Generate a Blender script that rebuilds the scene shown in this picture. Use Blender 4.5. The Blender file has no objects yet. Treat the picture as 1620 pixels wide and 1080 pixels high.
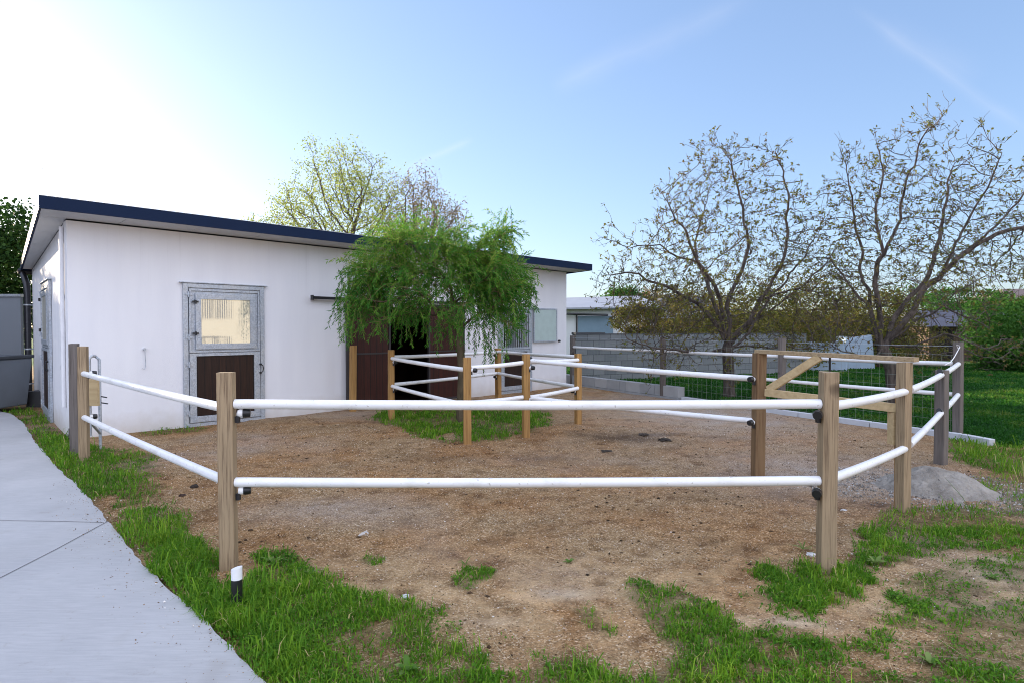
import bpy, bmesh, math, random
import numpy as np
from mathutils import Vector, Matrix
random.seed(7); rng = np.random.default_rng(11)
scn = bpy.context.scene
col = scn.collection
R = math.radians

# ------------------------------------------------------------ camera, sky, sun
F = 945.0; PITCH = R(-1.21); CAMH = 1.55
cd = bpy.data.cameras.new('camera'); cam = bpy.data.objects.new('camera', cd); col.objects.link(cam)
cd.sensor_width = 36; cd.lens = 36*F/1620; cd.clip_end = 2000; cd.clip_start = .05
cam.location = (0, 0, CAMH); cam.rotation_euler = (R(90)+PITCH, 0, 0)
scn.camera = cam
SUN_EL = R(10.0); SUN_AZ = (-0.8, 0.6)          # horizontal direction towards the sun
SUNV = Vector((SUN_AZ[0]*math.cos(SUN_EL), SUN_AZ[1]*math.cos(SUN_EL), math.sin(SUN_EL)))
sd = bpy.data.lights.new('sun', 'SUN'); sun = bpy.data.objects.new('sun', sd); col.objects.link(sun)
sd.energy = 4.0; sd.angle = R(.5); sd.color = (1, .82, .60)
sun.rotation_euler = SUNV.to_track_quat('Z', 'Y').to_euler()
scn.cycles.filter_width = 1.0
scn.view_settings.view_transform = 'Standard'; scn.view_settings.look = 'None'
scn.view_settings.exposure = 1.74; scn.view_settings.gamma = 1

W = bpy.data.worlds.new('World'); scn.world = W; W.use_nodes = True
nt = W.node_tree; N = nt.nodes; L = nt.links
bg = N['Background']; bg.inputs[1].default_value = .15
sky = N.new('ShaderNodeTexSky'); sky.sky_type = 'NISHITA'; sky.sun_disc = False
sky.sun_elevation = SUN_EL; sky.sun_rotation = math.atan2(SUN_AZ[0], SUN_AZ[1])
sky.air_density = 1.0; sky.dust_density = 1.0; sky.ozone_density = 1.6; sky.altitude = 100

SKYTINT = (.72, .83, 1.08, 1); SKY_FILL = (3.5, 3.75, 4.75, 1)
def ray(px, py):
    """direction through a photo pixel (1620x1080)"""
    c, s = math.cos(PITCH), math.sin(PITCH)
    a = (px-810)/F; b = (540-py)/F
    return Vector((a, c - s*b, s + c*b))
def G(px, py, z=0.0):
    d = ray(px, py); t = (z-CAMH)/d.z
    return (d.x*t, d.y*t)
def P(px, py, Y):
    d = ray(px, py); t = Y/d.y
    return Vector((d.x*t, Y, CAMH+d.z*t))

# thin contrails high in the sky, placed by direction
tc = N.new('ShaderNodeTexCoord'); nrm = N.new('ShaderNodeVectorMath'); nrm.operation = 'NORMALIZE'
L.new(tc.outputs['Generated'], nrm.inputs[0])
def mnode(op, a, b=None, clamp=False):
    n = N.new('ShaderNodeMath'); n.operation = op; n.use_clamp = clamp
    for i, v in enumerate((a, b)):
        if v is None: continue
        if isinstance(v, (int, float)): n.inputs[i].default_value = v
        else: L.new(v, n.inputs[i])
    return n.outputs[0]
def vdot(vec):
    n = N.new('ShaderNodeVectorMath'); n.operation = 'DOT_PRODUCT'; L.new(nrm.outputs[0], n.inputs[0]); n.inputs[1].default_value = vec
    return n.outputs['Value']
ns = N.new('ShaderNodeTexNoise'); ns.inputs['Scale'].default_value = 9; ns.inputs['Detail'].default_value = 6; L.new(nrm.outputs[0], ns.inputs['Vector'])
ns2 = N.new('ShaderNodeTexNoise'); ns2.inputs['Scale'].default_value = 3; ns2.inputs['Detail'].default_value = 3; L.new(nrm.outputs[0], ns2.inputs['Vector'])
total = None
for (a, b, w, k) in (((870, 140), (1210, -10), .026, .17), ((1340, 10), (1640, 215), .012, .18), ((640, 268), (750, 218), .010, .35), ((1380,40),(1560,120),.03,.10)):
    va, vb = ray(*a).normalized(), ray(*b).normalized()
    pn = va.cross(vb).normalized(); mid = (va+vb).normalized(); half = mid.dot(va)
    wob = mnode('MULTIPLY', mnode('SUBTRACT', ns.outputs['Fac'], .5), w*1.6)
    d = mnode('ABSOLUTE', mnode('ADD', vdot(pn), wob))
    m = mnode('SUBTRACT', 1.0, mnode('DIVIDE', d, w), True)
    al = mnode('DIVIDE', mnode('SUBTRACT', vdot(mid), half), (1-half)*.6, True)
    tex = mnode('MULTIPLY', mnode('SUBTRACT', ns2.outputs['Fac'], .3), 2.6, True)
    m = mnode('MULTIPLY', mnode('MULTIPLY', mnode('MULTIPLY', mnode('POWER', m, 1.5), al), tex), k)
    total = m if total is None else mnode('ADD', total, m, True)
mx = N.new('ShaderNodeMixRGB'); gam = N.new('ShaderNodeGamma'); gam.inputs[1].default_value = .62; L.new(sky.outputs[0], gam.inputs[0])
tn = N.new('ShaderNodeMixRGB'); tn.blend_type = 'MULTIPLY'; tn.inputs[0].default_value = 1; tn.inputs[2].default_value = SKYTINT; L.new(gam.outputs[0], tn.inputs[1])
# unseen bright sky fill added overhead and behind the viewer to lift shaded walls
sky_fill = mnode('MULTIPLY', mnode('ADD', vdot((.33, -.76, .56)), .02), 1.5, True)
sky_fill = mnode('MULTIPLY', sky_fill, mnode('ADD', mnode('MULTIPLY', ns2.outputs['Fac'], .6), .65), True)
vm = N.new('ShaderNodeMixRGB'); L.new(sky_fill, vm.inputs[0]); L.new(tn.outputs[0], vm.inputs[1]); vm.inputs[2].default_value = SKY_FILL
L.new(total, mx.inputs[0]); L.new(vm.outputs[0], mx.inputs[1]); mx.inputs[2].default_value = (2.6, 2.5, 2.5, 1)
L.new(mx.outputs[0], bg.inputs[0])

# ------------------------------------------------------------ helpers
def tag(o, label=None, cat=None, group=None, kind=None):
    if label: o['label'] = label
    if cat: o['category'] = cat
    if group: o['group'] = group
    if kind: o['kind'] = kind
    return o
def empty(name, loc=(0, 0, 0), rz=0, label=None, cat=None, group=None):
    o = bpy.data.objects.new(name, None); col.objects.link(o); o.location = loc; o.rotation_euler = (0, 0, rz)
    o.empty_display_size = .1
    return tag(o, label, cat, group)
class MB:
    def __init__(s): s.v = []; s.f = []; s.m = []; s.cm = 0
    def add(s, vs, fs):
        b = len(s.v); s.v.extend([tuple(v) for v in vs]); s.f.extend([tuple(i+b for i in f) for f in fs]); s.m.extend([s.cm]*len(fs)); return s
    def box(s, x0, x1, y0, y1, z0, z1, M=None):
        vs = [Vector((x, y, z)) for x in (x0, x1) for y in (y0, y1) for z in (z0, z1)]
        if M: vs = [M @ v for v in vs]
        return s.add(vs, [(0,1,3,2),(4,6,7,5),(0,4,5,1),(2,3,7,6),(0,2,6,4),(1,5,7,3)])
    def beam(s, a, b, w, h, roll=0):
        """board from a to b, w across (horizontal), h tall"""
        a, b = Vector(a), Vector(b); d = (b-a); Ln = d.length; d.normalize()
        up = Vector((0,0,1)) if abs(d.z) < .95 else Vector((0,1,0))
        sx = d.cross(up).normalized(); uz = sx.cross(d).normalized()
        M = Matrix((( d.x, sx.x, uz.x, a.x),(d.y, sx.y, uz.y, a.y),(d.z, sx.z, uz.z, a.z),(0,0,0,1)))
        return s.box(0, Ln, -w/2, w/2, -h/2, h/2, M)
    def tube(s, pts, r, n=10, cap=True):
        pts = [Vector(p) for p in pts]; rs = r if isinstance(r, (list, tuple)) else [r]*len(pts)
        vs = []; fs = []; up = None
        for i, p in enumerate(pts):
            d = (pts[min(i+1, len(pts)-1)]-pts[max(i-1, 0)]).normalized()
            if up is None:
                up = Vector((0,0,1)) if abs(d.z) < .9 else Vector((1,0,0))
            sx = d.cross(up).normalized(); up = sx.cross(d).normalized()
            for k in range(n):
                a = 2*math.pi*k/n; vs.append(p+(sx*math.cos(a)+up*math.sin(a))*rs[i])
        for i in range(len(pts)-1):
            for k in range(n):
                fs.append((i*n+k, i*n+(k+1)%n, (i+1)*n+(k+1)%n, (i+1)*n+k))
        if cap: fs.append(tuple(range(n))[::-1]); fs.append(tuple((len(pts)-1)*n+k for k in range(n)))
        return s.add(vs, fs)
    def build(s, name, mats, parent=None, smooth=False, bevel=0, **kw):
        me = bpy.data.meshes.new(name); me.from_pydata(s.v, [], s.f)
        if not isinstance(mats, (list, tuple)): mats = [mats]
        for m in mats: me.materials.append(m)
        if len(mats) > 1: me.polygons.foreach_set('material_index', s.m)
        bm = bmesh.new(); bm.from_mesh(me); bmesh.ops.recalc_face_normals(bm, faces=bm.faces); bm.to_mesh(me); bm.free()
        if smooth:
            me.shade_smooth()
            if hasattr(me, 'set_sharp_from_angle'): me.set_sharp_from_angle(angle=R(40))
        o = bpy.data.objects.new(name, me); col.objects.link(o); o.parent = parent
        if bevel:
            b = o.modifiers.new('bevel', 'BEVEL'); b.width = bevel; b.segments = 2; b.limit_method = 'ANGLE'
        if kw: tag(o, **kw)
        return o
def np_mesh(name, verts, faces, mat, parent=None, attr=None, smooth=False, **kw):
    """faces: (n,k) array of equal-size faces"""
    me = bpy.data.meshes.new(name); nv = len(verts); nf, k = faces.shape
    me.vertices.add(nv); me.vertices.foreach_set('co', np.ascontiguousarray(verts, dtype=np.float32).ravel())
    me.loops.add(nf*k); me.loops.foreach_set('vertex_index', faces.astype(np.int32).ravel())
    me.polygons.add(nf); me.polygons.foreach_set('loop_start', np.arange(0, nf*k, k, dtype=np.int32))
    me.polygons.foreach_set('loop_total', np.full(nf, k, dtype=np.int32))
    if smooth: me.polygons.foreach_set('use_smooth', np.ones(nf, dtype=bool))
    me.update(calc_edges=True)
    for an, av in (attr or {}).items():
        a = me.attributes.new(an, 'FLOAT', 'POINT'); a.data.foreach_set('value', av.astype(np.float32))
    me.materials.append(mat)
    o = bpy.data.objects.new(name, me); col.objects.link(o); o.parent = parent
    if kw: tag(o, **kw)
    return o

# ---- numpy value noise
_perm = rng.random((256, 256))
def vnoise(x, y, s):
    x = x*s; y = y*s; xi = np.floor(x).astype(int); yi = np.floor(y).astype(int); fx = x-xi; fy = y-yi
    fx = fx*fx*(3-2*fx); fy = fy*fy*(3-2*fy)
    g = lambda i, j: _perm[i % 256, j % 256]
    return (g(xi, yi)*(1-fx)+g(xi+1, yi)*fx)*(1-fy)+(g(xi, yi+1)*(1-fx)+g(xi+1, yi+1)*fx)*fy
def fbm(x, y, s, o=4):
    t = 0; a = 1; n = 0
    for i in range(o): t = t+a*vnoise(x+i*17.3, y-i*9.1, s*2**i); n += a; a *= .5
    return t/n

# ------------------------------------------------------------ materials
class Mat:
    def __init__(s, name, rough=.6, spec=.5):
        s.m = bpy.data.materials.new(name); s.m.use_nodes = True; s.t = s.m.node_tree; s.b = s.t.nodes['Principled BSDF']
        s.b.inputs['Roughness'].default_value = rough; s.b.inputs['Specular IOR Level'].default_value = spec
        s.co = s.t.nodes.new('ShaderNodeTexCoord').outputs['Object']
    def n(s, t, **k):
        nd = s.t.nodes.new(t)
        for a, b in k.items(): setattr(nd, a, b)
        return nd
    def l(s, a, b): s.t.links.new(a, b)
    def mapped(s, scale, co=None):
        m = s.n('ShaderNodeMapping'); s.l(co or s.co, m.inputs[0]); m.inputs['Scale'].default_value = scale; return m.outputs[0]
    def noise(s, scale, detail=4, vec=None, rough=.5):
        n = s.n('ShaderNodeTexNoise'); n.inputs['Scale'].default_value = scale; n.inputs['Detail'].default_value = detail; n.inputs['Roughness'].default_value = rough
        s.l(vec or s.co, n.inputs['Vector']); return n.outputs['Fac']
    def ramp(s, fac, stops):
        r = s.n('ShaderNodeValToRGB'); e = r.color_ramp.elements
        while len(e) < len(stops): e.new(.5)
        for i, (p, c) in enumerate(stops): e[i].position = p; e[i].color = (*c, 1) if len(c) == 3 else c
        s.l(fac, r.inputs[0]); return r.outputs[0]
    def mix(s, fac, a, b, mode='MIX'):
        m = s.n('ShaderNodeMixRGB', blend_type=mode)
        for i, v in enumerate((fac, a, b)):
            if isinstance(v, (int, float)): m.inputs[i].default_value = v
            elif isinstance(v, tuple): m.inputs[i].default_value = (*v, 1)
            else: s.l(v, m.inputs[i])
        return m.outputs[0]
    def math(s, op, a, b=0, clamp=False):
        m = s.n('ShaderNodeMath', operation=op); m.use_clamp = clamp
        for i, v in enumerate((a, b)):
            if isinstance(v, (int, float)): m.inputs[i].default_value = v
            else: s.l(v, m.inputs[i])
        return m.outputs[0]
    def color(s, c):
        if isinstance(c, tuple): s.b.inputs['Base Color'].default_value = (*c, 1)
        else: s.l(c, s.b.inputs['Base Color'])
        return s
    def bump(s, h, strength=.4, dist=.01):
        b = s.n('ShaderNodeBump'); b.inputs['Strength'].default_value = strength; b.inputs['Distance'].default_value = dist
        s.l(h, b.inputs['Height']); s.l(b.outputs[0], s.b.inputs['Normal']); return s
    def rough(s, f): s.l(f, s.b.inputs['Roughness']); return s
    def attr(s, name): a = s.n('ShaderNodeAttribute'); a.attribute_name = name; return a.outputs['Fac']

def lum(c, k): return tuple(x*k for x in c)
def stucco():
    m = Mat('white_render', .85, .2)
    big = m.noise(.9, 4); fine = m.noise(90, 3)
    streak = m.noise(1.5, 5, m.mapped((3, 3, .35)))
    c = m.mix(m.ramp(streak, [(.35, (0,0,0)), (.75, (1,1,1))]), (.74,.74,.75), (.80,.80,.80))
    c = m.mix(m.ramp(big, [(.3,(0,0,0)),(.7,(1,1,1))]), c, m.mix(.5, c, (.78,.77,.755)))
    # dirt splashed on the lowest part of the wall
    sep = m.n('ShaderNodeSeparateXYZ'); m.l(m.co, sep.inputs[0])
    low = m.math('SUBTRACT', .50, m.math('ADD', sep.outputs['Z'], m.math('MULTIPLY', m.noise(6, 5), .30)), True)
    c = m.mix(m.math('MULTIPLY', low, 1.8, True), c, (.50,.44,.36))
    run = m.noise(2.6, 6, m.mapped((5, 5, .12)), .7); up_ = m.math('SUBTRACT', sep.outputs['Z'], 1.9, True)
    c = m.mix(m.math('MULTIPLY', m.ramp(run, [(.55,(0,0,0)),(.75,(1,1,1))]), m.math('MULTIPLY', up_, .22)), c, (.46,.45,.42))
    m.color(c); m.bump(m.math('ADD', fine, m.math('MULTIPLY', m.noise(7, 4), .8)), .3, .005); return m.m
def plain(name, c, rough=.6, spec=.5, var=.12, scale=6, metal=0, bump=0, bs=60):
    m = Mat(name, rough, spec); f = m.noise(scale, 5)
    m.color(m.mix(f, lum(c, 1-var), lum(c, 1+var))); m.b.inputs['Metallic'].default_value = metal
    if bump: m.bump(m.noise(bs, 3), bump, .004)
    return m.m
def wood(name, light, dark, axis='z', scale=1.0, rough=.75):
    m = Mat(name, rough, .25)
    sc = {'z': (22, 22, .9), 'x': (.9, 22, 22), 'y': (22, .9, 22)}[axis]
    v = m.mapped(tuple(k*scale for k in sc))
    g = m.noise(2.2, 7, v, .6); knots = m.noise(3.0, 2); fine = m.noise(6, 3, v)
    big = m.noise(1.3, 3)
    c = m.ramp(g, [(.30, dark), (.5, lum(light, .82)), (.72, light)])
    c = m.mix(m.ramp(knots, [(.68, (0,0,0)), (.74, (1,1,1))]), c, lum(dark, .55))
    c = m.mix(m.ramp(big, [(.4, (0,0,0)), (.65, (.45,.45,.45))]), c, lum(light, .6))
    m.color(c); m.bump(fine, .5, .004); return m.m
def galv(name='galvanised_steel', c=(.42,.46,.50)):
    m = Mat(name, .5, .5); v = m.n('ShaderNodeTexVoronoi'); v.inputs['Scale'].default_value = 55; m.l(m.co, v.inputs['Vector'])
    f = m.noise(8, 5)
    cc = m.mix(m.ramp(v.outputs['Color'], [(.2,(0,0,0)),(.8,(1,1,1))]), lum(c, .82), lum(c, 1.15))
    m.color(m.mix(m.ramp(f, [(.45,(0,0,0)),(.75,(.6,.6,.6))]), cc, (.55,.55,.53))); m.b.inputs['Metallic'].default_value = .55
    return m.m
def foliage(name, stops, trans=.35, rough=.6):
    m = Mat(name, rough, .12); c = m.ramp(m.attr('tint'), stops); m.color(c)
    t = m.n('ShaderNodeBsdfTranslucent'); m.l(m.mix(.5, c, (.9,1,.3), 'MULTIPLY') if 0 else c, t.inputs[0])
    mx = m.n('ShaderNodeMixShader'); mx.inputs[0].default_value = trans
    m.l(m.b.outputs[0], mx.inputs[1]); m.l(t.outputs[0], mx.inputs[2])
    m.l(mx.outputs[0], m.t.nodes['Material Output'].inputs[0]); return m.m
M_wall = stucco()
M_fascia = plain('navy_fascia', (.004,.014,.042), .6, .15, .1)
M_soffit = plain('soffit_panel', (.52,.52,.52), .6, .3, .05, 2)
M_galv = galv()
M_black = plain('black_plastic', (.012,.012,.013), .4)
def rail_mat():
    m = Mat('white_plastic_pipe', .42, .5); f = m.noise(3.5, 7, m.mapped((1, 1, 3)), .7); sp_ = m.noise(40, 3)
    c = m.mix(m.ramp(f, [(.50,(0,0,0)),(.72,(.55,.55,.55))]), (.80,.80,.78), (.52,.48,.40)); m.color(m.mix(m.ramp(sp_, [(.66,(0,0,0)),(.72,(.6,.6,.6))]), c, (.34,.30,.25))); return m.m
M_rail = rail_mat()
M_post = wood('post_wood', (.40,.295,.175), (.13,.085,.05), 'z', 1.7)
M_postgrey = wood('weathered_grey_wood', (.19,.165,.145), (.075,.062,.052))
M_postgold = wood('golden_wood', (.44,.25,.085), (.20,.10,.03))
M_beam = wood('beam_wood', (.44,.33,.19), (.22,.15,.09), 'x')
M_new = wood('fresh_pine', (.66,.50,.27), (.46,.31,.15), 'x', .6)
M_boards = None
def boards(name, light, dark, pitch=.11):
    m = Mat(name, .5, .3); sep = m.n('ShaderNodeSeparateXYZ'); m.l(m.co, sep.inputs[0])
    fr = m.math('FRACT', m.math('DIVIDE', sep.outputs['X'], pitch)); fl = m.math('FLOOR', m.math('DIVIDE', sep.outputs['X'], pitch))
    gap = m.math('LESS_THAN', m.math('ABSOLUTE', m.math('SUBTRACT', fr, .5)), .46)
    wn = m.n('ShaderNodeTexWhiteNoise', noise_dimensions='1D'); m.l(fl, wn.inputs['W'])
    g = m.noise(2, 6, m.mapped((30, 30, 1.2)))
    c = m.ramp(g, [(.3, dark), (.7, light)]); c = m.mix(m.math('MULTIPLY', wn.outputs[0], .4), c, lum(dark, .7))
    c = m.mix(gap, (.008,.005,.004), c); m.color(c); m.bump(gap, .6, .01); return m.m
M_boards = boards('brown_boards', (.036,.014,.007), (.016,.007,.004))
M_redboards = boards('red_brown_boards', (.065,.015,.009), (.028,.008,.005), .14)
def glass():
    m = Mat('reflective_pane', .5, .5); m.color((.42,.40,.33)); g = m.n('ShaderNodeBsdfGlossy'); g.inputs['Roughness'].default_value = .03
    g.inputs[0].default_value = (.85,.85,.8,1)
    sep = m.n('ShaderNodeSeparateXYZ'); m.l(m.co, sep.inputs[0])
    mx = m.n('ShaderNodeMixShader'); mx.inputs[0].default_value = .30
    bp = m.n('ShaderNodeBump'); bp.inputs['Strength'].default_value = .018; bp.inputs['Distance'].default_value = .01
    w = m.n('ShaderNodeTexWave', wave_type='BANDS', bands_direction='X'); w.inputs['Scale'].default_value = 9; w.inputs['Distortion'].default_value = .3; m.l(m.co, w.inputs[0])
    m.l(w.outputs['Fac'], bp.inputs['Height']); m.l(bp.outputs[0], g.inputs['Normal'])
    m.l(m.b.outputs[0], mx.inputs[1]); m.l(g.outputs[0], mx.inputs[2]); m.l(mx.outputs[0], m.t.nodes['Material Output'].inputs[0]); return m.m
M_glass = glass()
M_milk = plain('milky_panel', (.42,.52,.48), .35, .5, .12, 9)
M_concrete_wall = plain('grey_panel', (.20,.22,.24), .6, .4, .1, 1.5)
M_dark = plain('dark_interior', (.02,.015,.012), .9)
def bark(name, a, b):
    m = Mat(name, .9, .15); f = m.noise(6, 6, m.mapped((3, 3, .6))); m.color(m.ramp(f, [(.3, a), (.7, b)])); m.bump(f, .6, .02); return m.m
M_bark = bark('walnut_bark', (.04,.032,.028), (.14,.115,.095))
M_barkb = bark('willow_bark', (.05,.04,.025), (.13,.10,.06))
M_leaf_walnut = foliage('walnut_leaves', [(0,(.12,.14,.03)),(.5,(.17,.16,.035)),(.75,(.12,.075,.04)),(1,(.16,.20,.04))])
M_leaf_yg = foliage('yellow_green_leaves', [(0,(.20,.26,.05)),(.6,(.30,.34,.08)),(1,(.15,.21,.05))], .55)
M_leaf_red = foliage('reddish_leaves', [(0,(.17,.11,.07)),(.6,(.20,.15,.08)),(1,(.20,.22,.06))], .5)
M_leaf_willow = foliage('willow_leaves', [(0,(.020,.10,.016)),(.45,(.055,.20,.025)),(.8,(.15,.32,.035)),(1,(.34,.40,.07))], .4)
M_leaf_dark = foliage('dark_leaves', [(0,(.012,.035,.008)),(.6,(.03,.075,.014)),(1,(.07,.12,.02))], .3)
M_leaf_green = foliage('fresh_green_leaves', [(0,(.03,.09,.012)),(.6,(.05,.14,.02)),(1,(.10,.2,.03))], .35)
M_leaf_bush = foliage('olive_bush_leaves', [(0,(.07,.085,.018)),(.5,(.13,.13,.025)),(.8,(.16,.11,.035)),(1,(.09,.13,.02))], .35)
M_grass = foliage('grass_blades', [(0,(.035,.12,.010)),(.4,(.09,.23,.015)),(.75,(.20,.36,.025)),(.93,(.34,.40,.05)),(1,(.50,.40,.18))], .35, .5)
M_lawn = foliage('lawn_blades', [(0,(.012,.065,.008)),(.5,(.025,.11,.010)),(.8,(.055,.15,.014)),(1,(.13,.19,.03))], .35, .5)

# ------------------------------------------------------------ ground
edge_px = [(2,652),(18,655),(40,672),(55,700),(85,735),(118,765),(160,812),(190,850),(222,890),(262,925),(300,965),(345,1005),(380,1045),(418,1082),(470,1140),(560,1250)]
edge = [G(*p) for p in edge_px]
kerb_line = [(2.45,16.2),(3.85,13.1),(6.42,8.55),(6.55,7.9)]
polys = []    # (polygon in ground metres, density, soft edge)
def gp(pts, dens=1, soft=.12, h=1.0): polys.append((np.array([G(*p) for p in pts]), dens, soft, h))
gp(edge_px + [(1100,1250),(1050,1120),(1010,1075),(960,1060),(925,1030),(860,1040),(820,1010),(760,1000),(700,985),(700,960),(640,955),(600,930),(560,915),(480,905),(430,880),(395,905),(350,905),(330,865),(310,835),(270,785),(240,745),(240,722),(210,712),(150,712),(130,700),(112,692),(88,668),(70,655),(50,640),(20,640)], .9, .14, 1.0)
gp([(860,960),(880,948),(930,950),(985,985),(990,1010),(950,1015),(890,1000)], .95, .08, .9)
gp([(985,945),(1010,925),(1110,945),(1140,975),(1150,1010),(1160,1050),(1080,1060),(1050,1020),(1050,980)], .95, .08, .9)
gp([(1180,940),(1200,890),(1330,878),(1360,850),(1400,812),(1480,800),(1560,775),(1800,790),(1800,860),(1500,875),(1400,905),(1390,950),(1310,990),(1260,970)], .95, .12, 1.1)
gp([(1000,1060),(1160,1010),(1290,1000),(1370,1020),(1360,1090),(1330,1250),(1000,1250)], .9, .1, 1.0)
gp([(1490,690),(1560,700),(1900,700),(1900,830),(1560,775),(1545,748),(1500,722)], 1, .15, 1.8)
gp([(1390,900),(1800,850),(2200,1250),(1320,1250),(1340,1000)], .52, .1, .55)
gp([(150,690),(165,668),(290,664),(335,676),(300,686),(200,694)], .95, .12, 1.0)
gp([(585,668),(600,655),(640,648),(860,644),(880,665),(850,682),(790,696),(740,703),(690,698),(650,686)], 1, .2, 1.7)
gp([(405,895),(415,870),(440,872),(455,890)], .8, .05, 1.0)
gp([(700,915),(735,895),(755,905),(740,930)], .5, .05, .8)
gp([(575,885),(590,880),(600,888),(590,895)], .8, .03, .7)
gp([(1530,770),(1545,745),(1590,760),(1600,790),(1560,800)], .8, .1, 1.3)
gp([(1395,820),(1440,790),(1470,800),(1440,830)], .9, .08, 1.1)
lawn = np.array(kerb_line + [(7.6,6.6),(12,4.0),(60,-20),(500,0),(500,500),(-500,500),(-500,24),(-12,24),(0,19),(1.7,17.6)])
def sdf(px, py, poly):
    """signed distance, positive inside"""
    d = np.full(px.shape, 1e9); ins = np.zeros(px.shape, bool)
    n = len(poly)
    for i in range(n):
        x0, y0 = poly[i]; x1, y1 = poly[(i+1) % n]; ex, ey = x1-x0, y1-y0; l2 = ex*ex+ey*ey+1e-12
        t = np.clip(((px-x0)*ex+(py-y0)*ey)/l2, 0, 1)
        d = np.minimum(d, (px-x0-t*ex)**2+(py-y0-t*ey)**2)
        c = ((y0 > py) != (y1 > py)) & (px < ex*(py-y0)/(y1-y0+1e-12)+x0); ins ^= c
    return np.where(ins, 1, -1)*np.sqrt(d)
def grass_density(x, y):
    wob = (fbm(x, y, 2.2, 4)-.5); wob2 = (fbm(x+40, y+9, 7, 3)-.5)
    out = np.zeros(x.shape); hh = np.ones(x.shape)
    for poly, dens, soft, h in polys:
        b0 = poly.min(0)-.5; b1 = poly.max(0)+.5
        k = (x > b0[0]) & (x < b1[0]) & (y > b0[1]) & (y < b1[1])
        if not k.any(): continue
        s = sdf(x[k], y[k], poly)
        v = np.clip((s+wob[k]*.45+wob2[k]*.18)/soft+.3, 0, 1)
        if dens < .9:
            v = v*np.clip((wob[k]*2.2+wob2[k]*1.6+dens)*2.0, 0, 1)
        else: v = v*np.clip((wob[k]*2.0+wob2[k]*1.2+.62)*2.4, .06, 1)
        o = out[k]; hk = hh[k]; hk[v > o] = h; hh[k] = hk; out[k] = np.maximum(o, v)
    return out, hh
path_poly = np.array([G(*p) for p in edge_px] + [(-9,.2),(-14,.2),(-14,11.9),(-10.3,11.9)])
def height(x, y):
    h = .035*(fbm(x, y, .5, 3)-.5)+.016*(fbm(x+3, y, 3, 3)-.5)
    h += .035*np.exp(-(((x+2.2)/2.5)**2+((y-9.6)/2.0)**2))
    return h
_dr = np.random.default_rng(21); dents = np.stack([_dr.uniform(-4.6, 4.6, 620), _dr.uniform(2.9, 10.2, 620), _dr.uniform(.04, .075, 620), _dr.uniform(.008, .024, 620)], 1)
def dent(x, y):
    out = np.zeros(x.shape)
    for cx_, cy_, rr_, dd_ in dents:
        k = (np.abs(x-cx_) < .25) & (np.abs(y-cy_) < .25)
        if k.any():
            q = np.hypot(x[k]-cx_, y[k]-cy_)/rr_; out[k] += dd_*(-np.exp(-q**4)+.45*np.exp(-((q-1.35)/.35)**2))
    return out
bld_poly = np.array([(-6.17,8.3),(1.45,15.99),(-2.9,20.8),(-10.5,13.12)])
xs = np.concatenate([-np.geomspace(600, 9.6, 26), np.arange(-9.5, -5, .075), np.arange(-5, 5, .04), np.arange(5, 10.5, .075), np.geomspace(10.6, 600, 26)])
ys = np.concatenate([[-500,-200,-80,-30,-12,-5,-2,0], np.arange(.6, 2.4, .06), np.arange(2.4, 9.5, .038), np.arange(9.5, 19, .12), np.geomspace(19.2, 900, 26)])
gx, gy = np.meshgrid(xs, ys); fx, fy = gx.ravel(), gy.ravel()
near = (np.abs(fx) < 30) & (fy > -5) & (fy < 40)
dens = np.zeros(fx.shape); dens[near] = grass_density(fx[near], fy[near])[0]
lw = np.clip(sdf(fx, fy, lawn)/.15, 0, 1)
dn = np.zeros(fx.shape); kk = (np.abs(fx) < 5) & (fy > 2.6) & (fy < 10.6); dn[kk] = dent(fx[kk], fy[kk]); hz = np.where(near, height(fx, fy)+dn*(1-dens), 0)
sp = sdf(fx, fy, path_poly); hz = np.where(sp > -.1, np.minimum(hz, -.03), hz)
verts = np.stack([fx, fy, hz], 1)
nx, ny = len(xs), len(ys); ii = np.arange((ny-1)*(nx-1)); r_, c_ = ii//(nx-1), ii % (nx-1); v0 = r_*nx+c_
faces = np.stack([v0, v0+1, v0+nx+1, v0+nx], 1)
grey = np.clip(fbm(fx+7, fy+2, .7, 3)*1.0, 0, 1)
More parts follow.
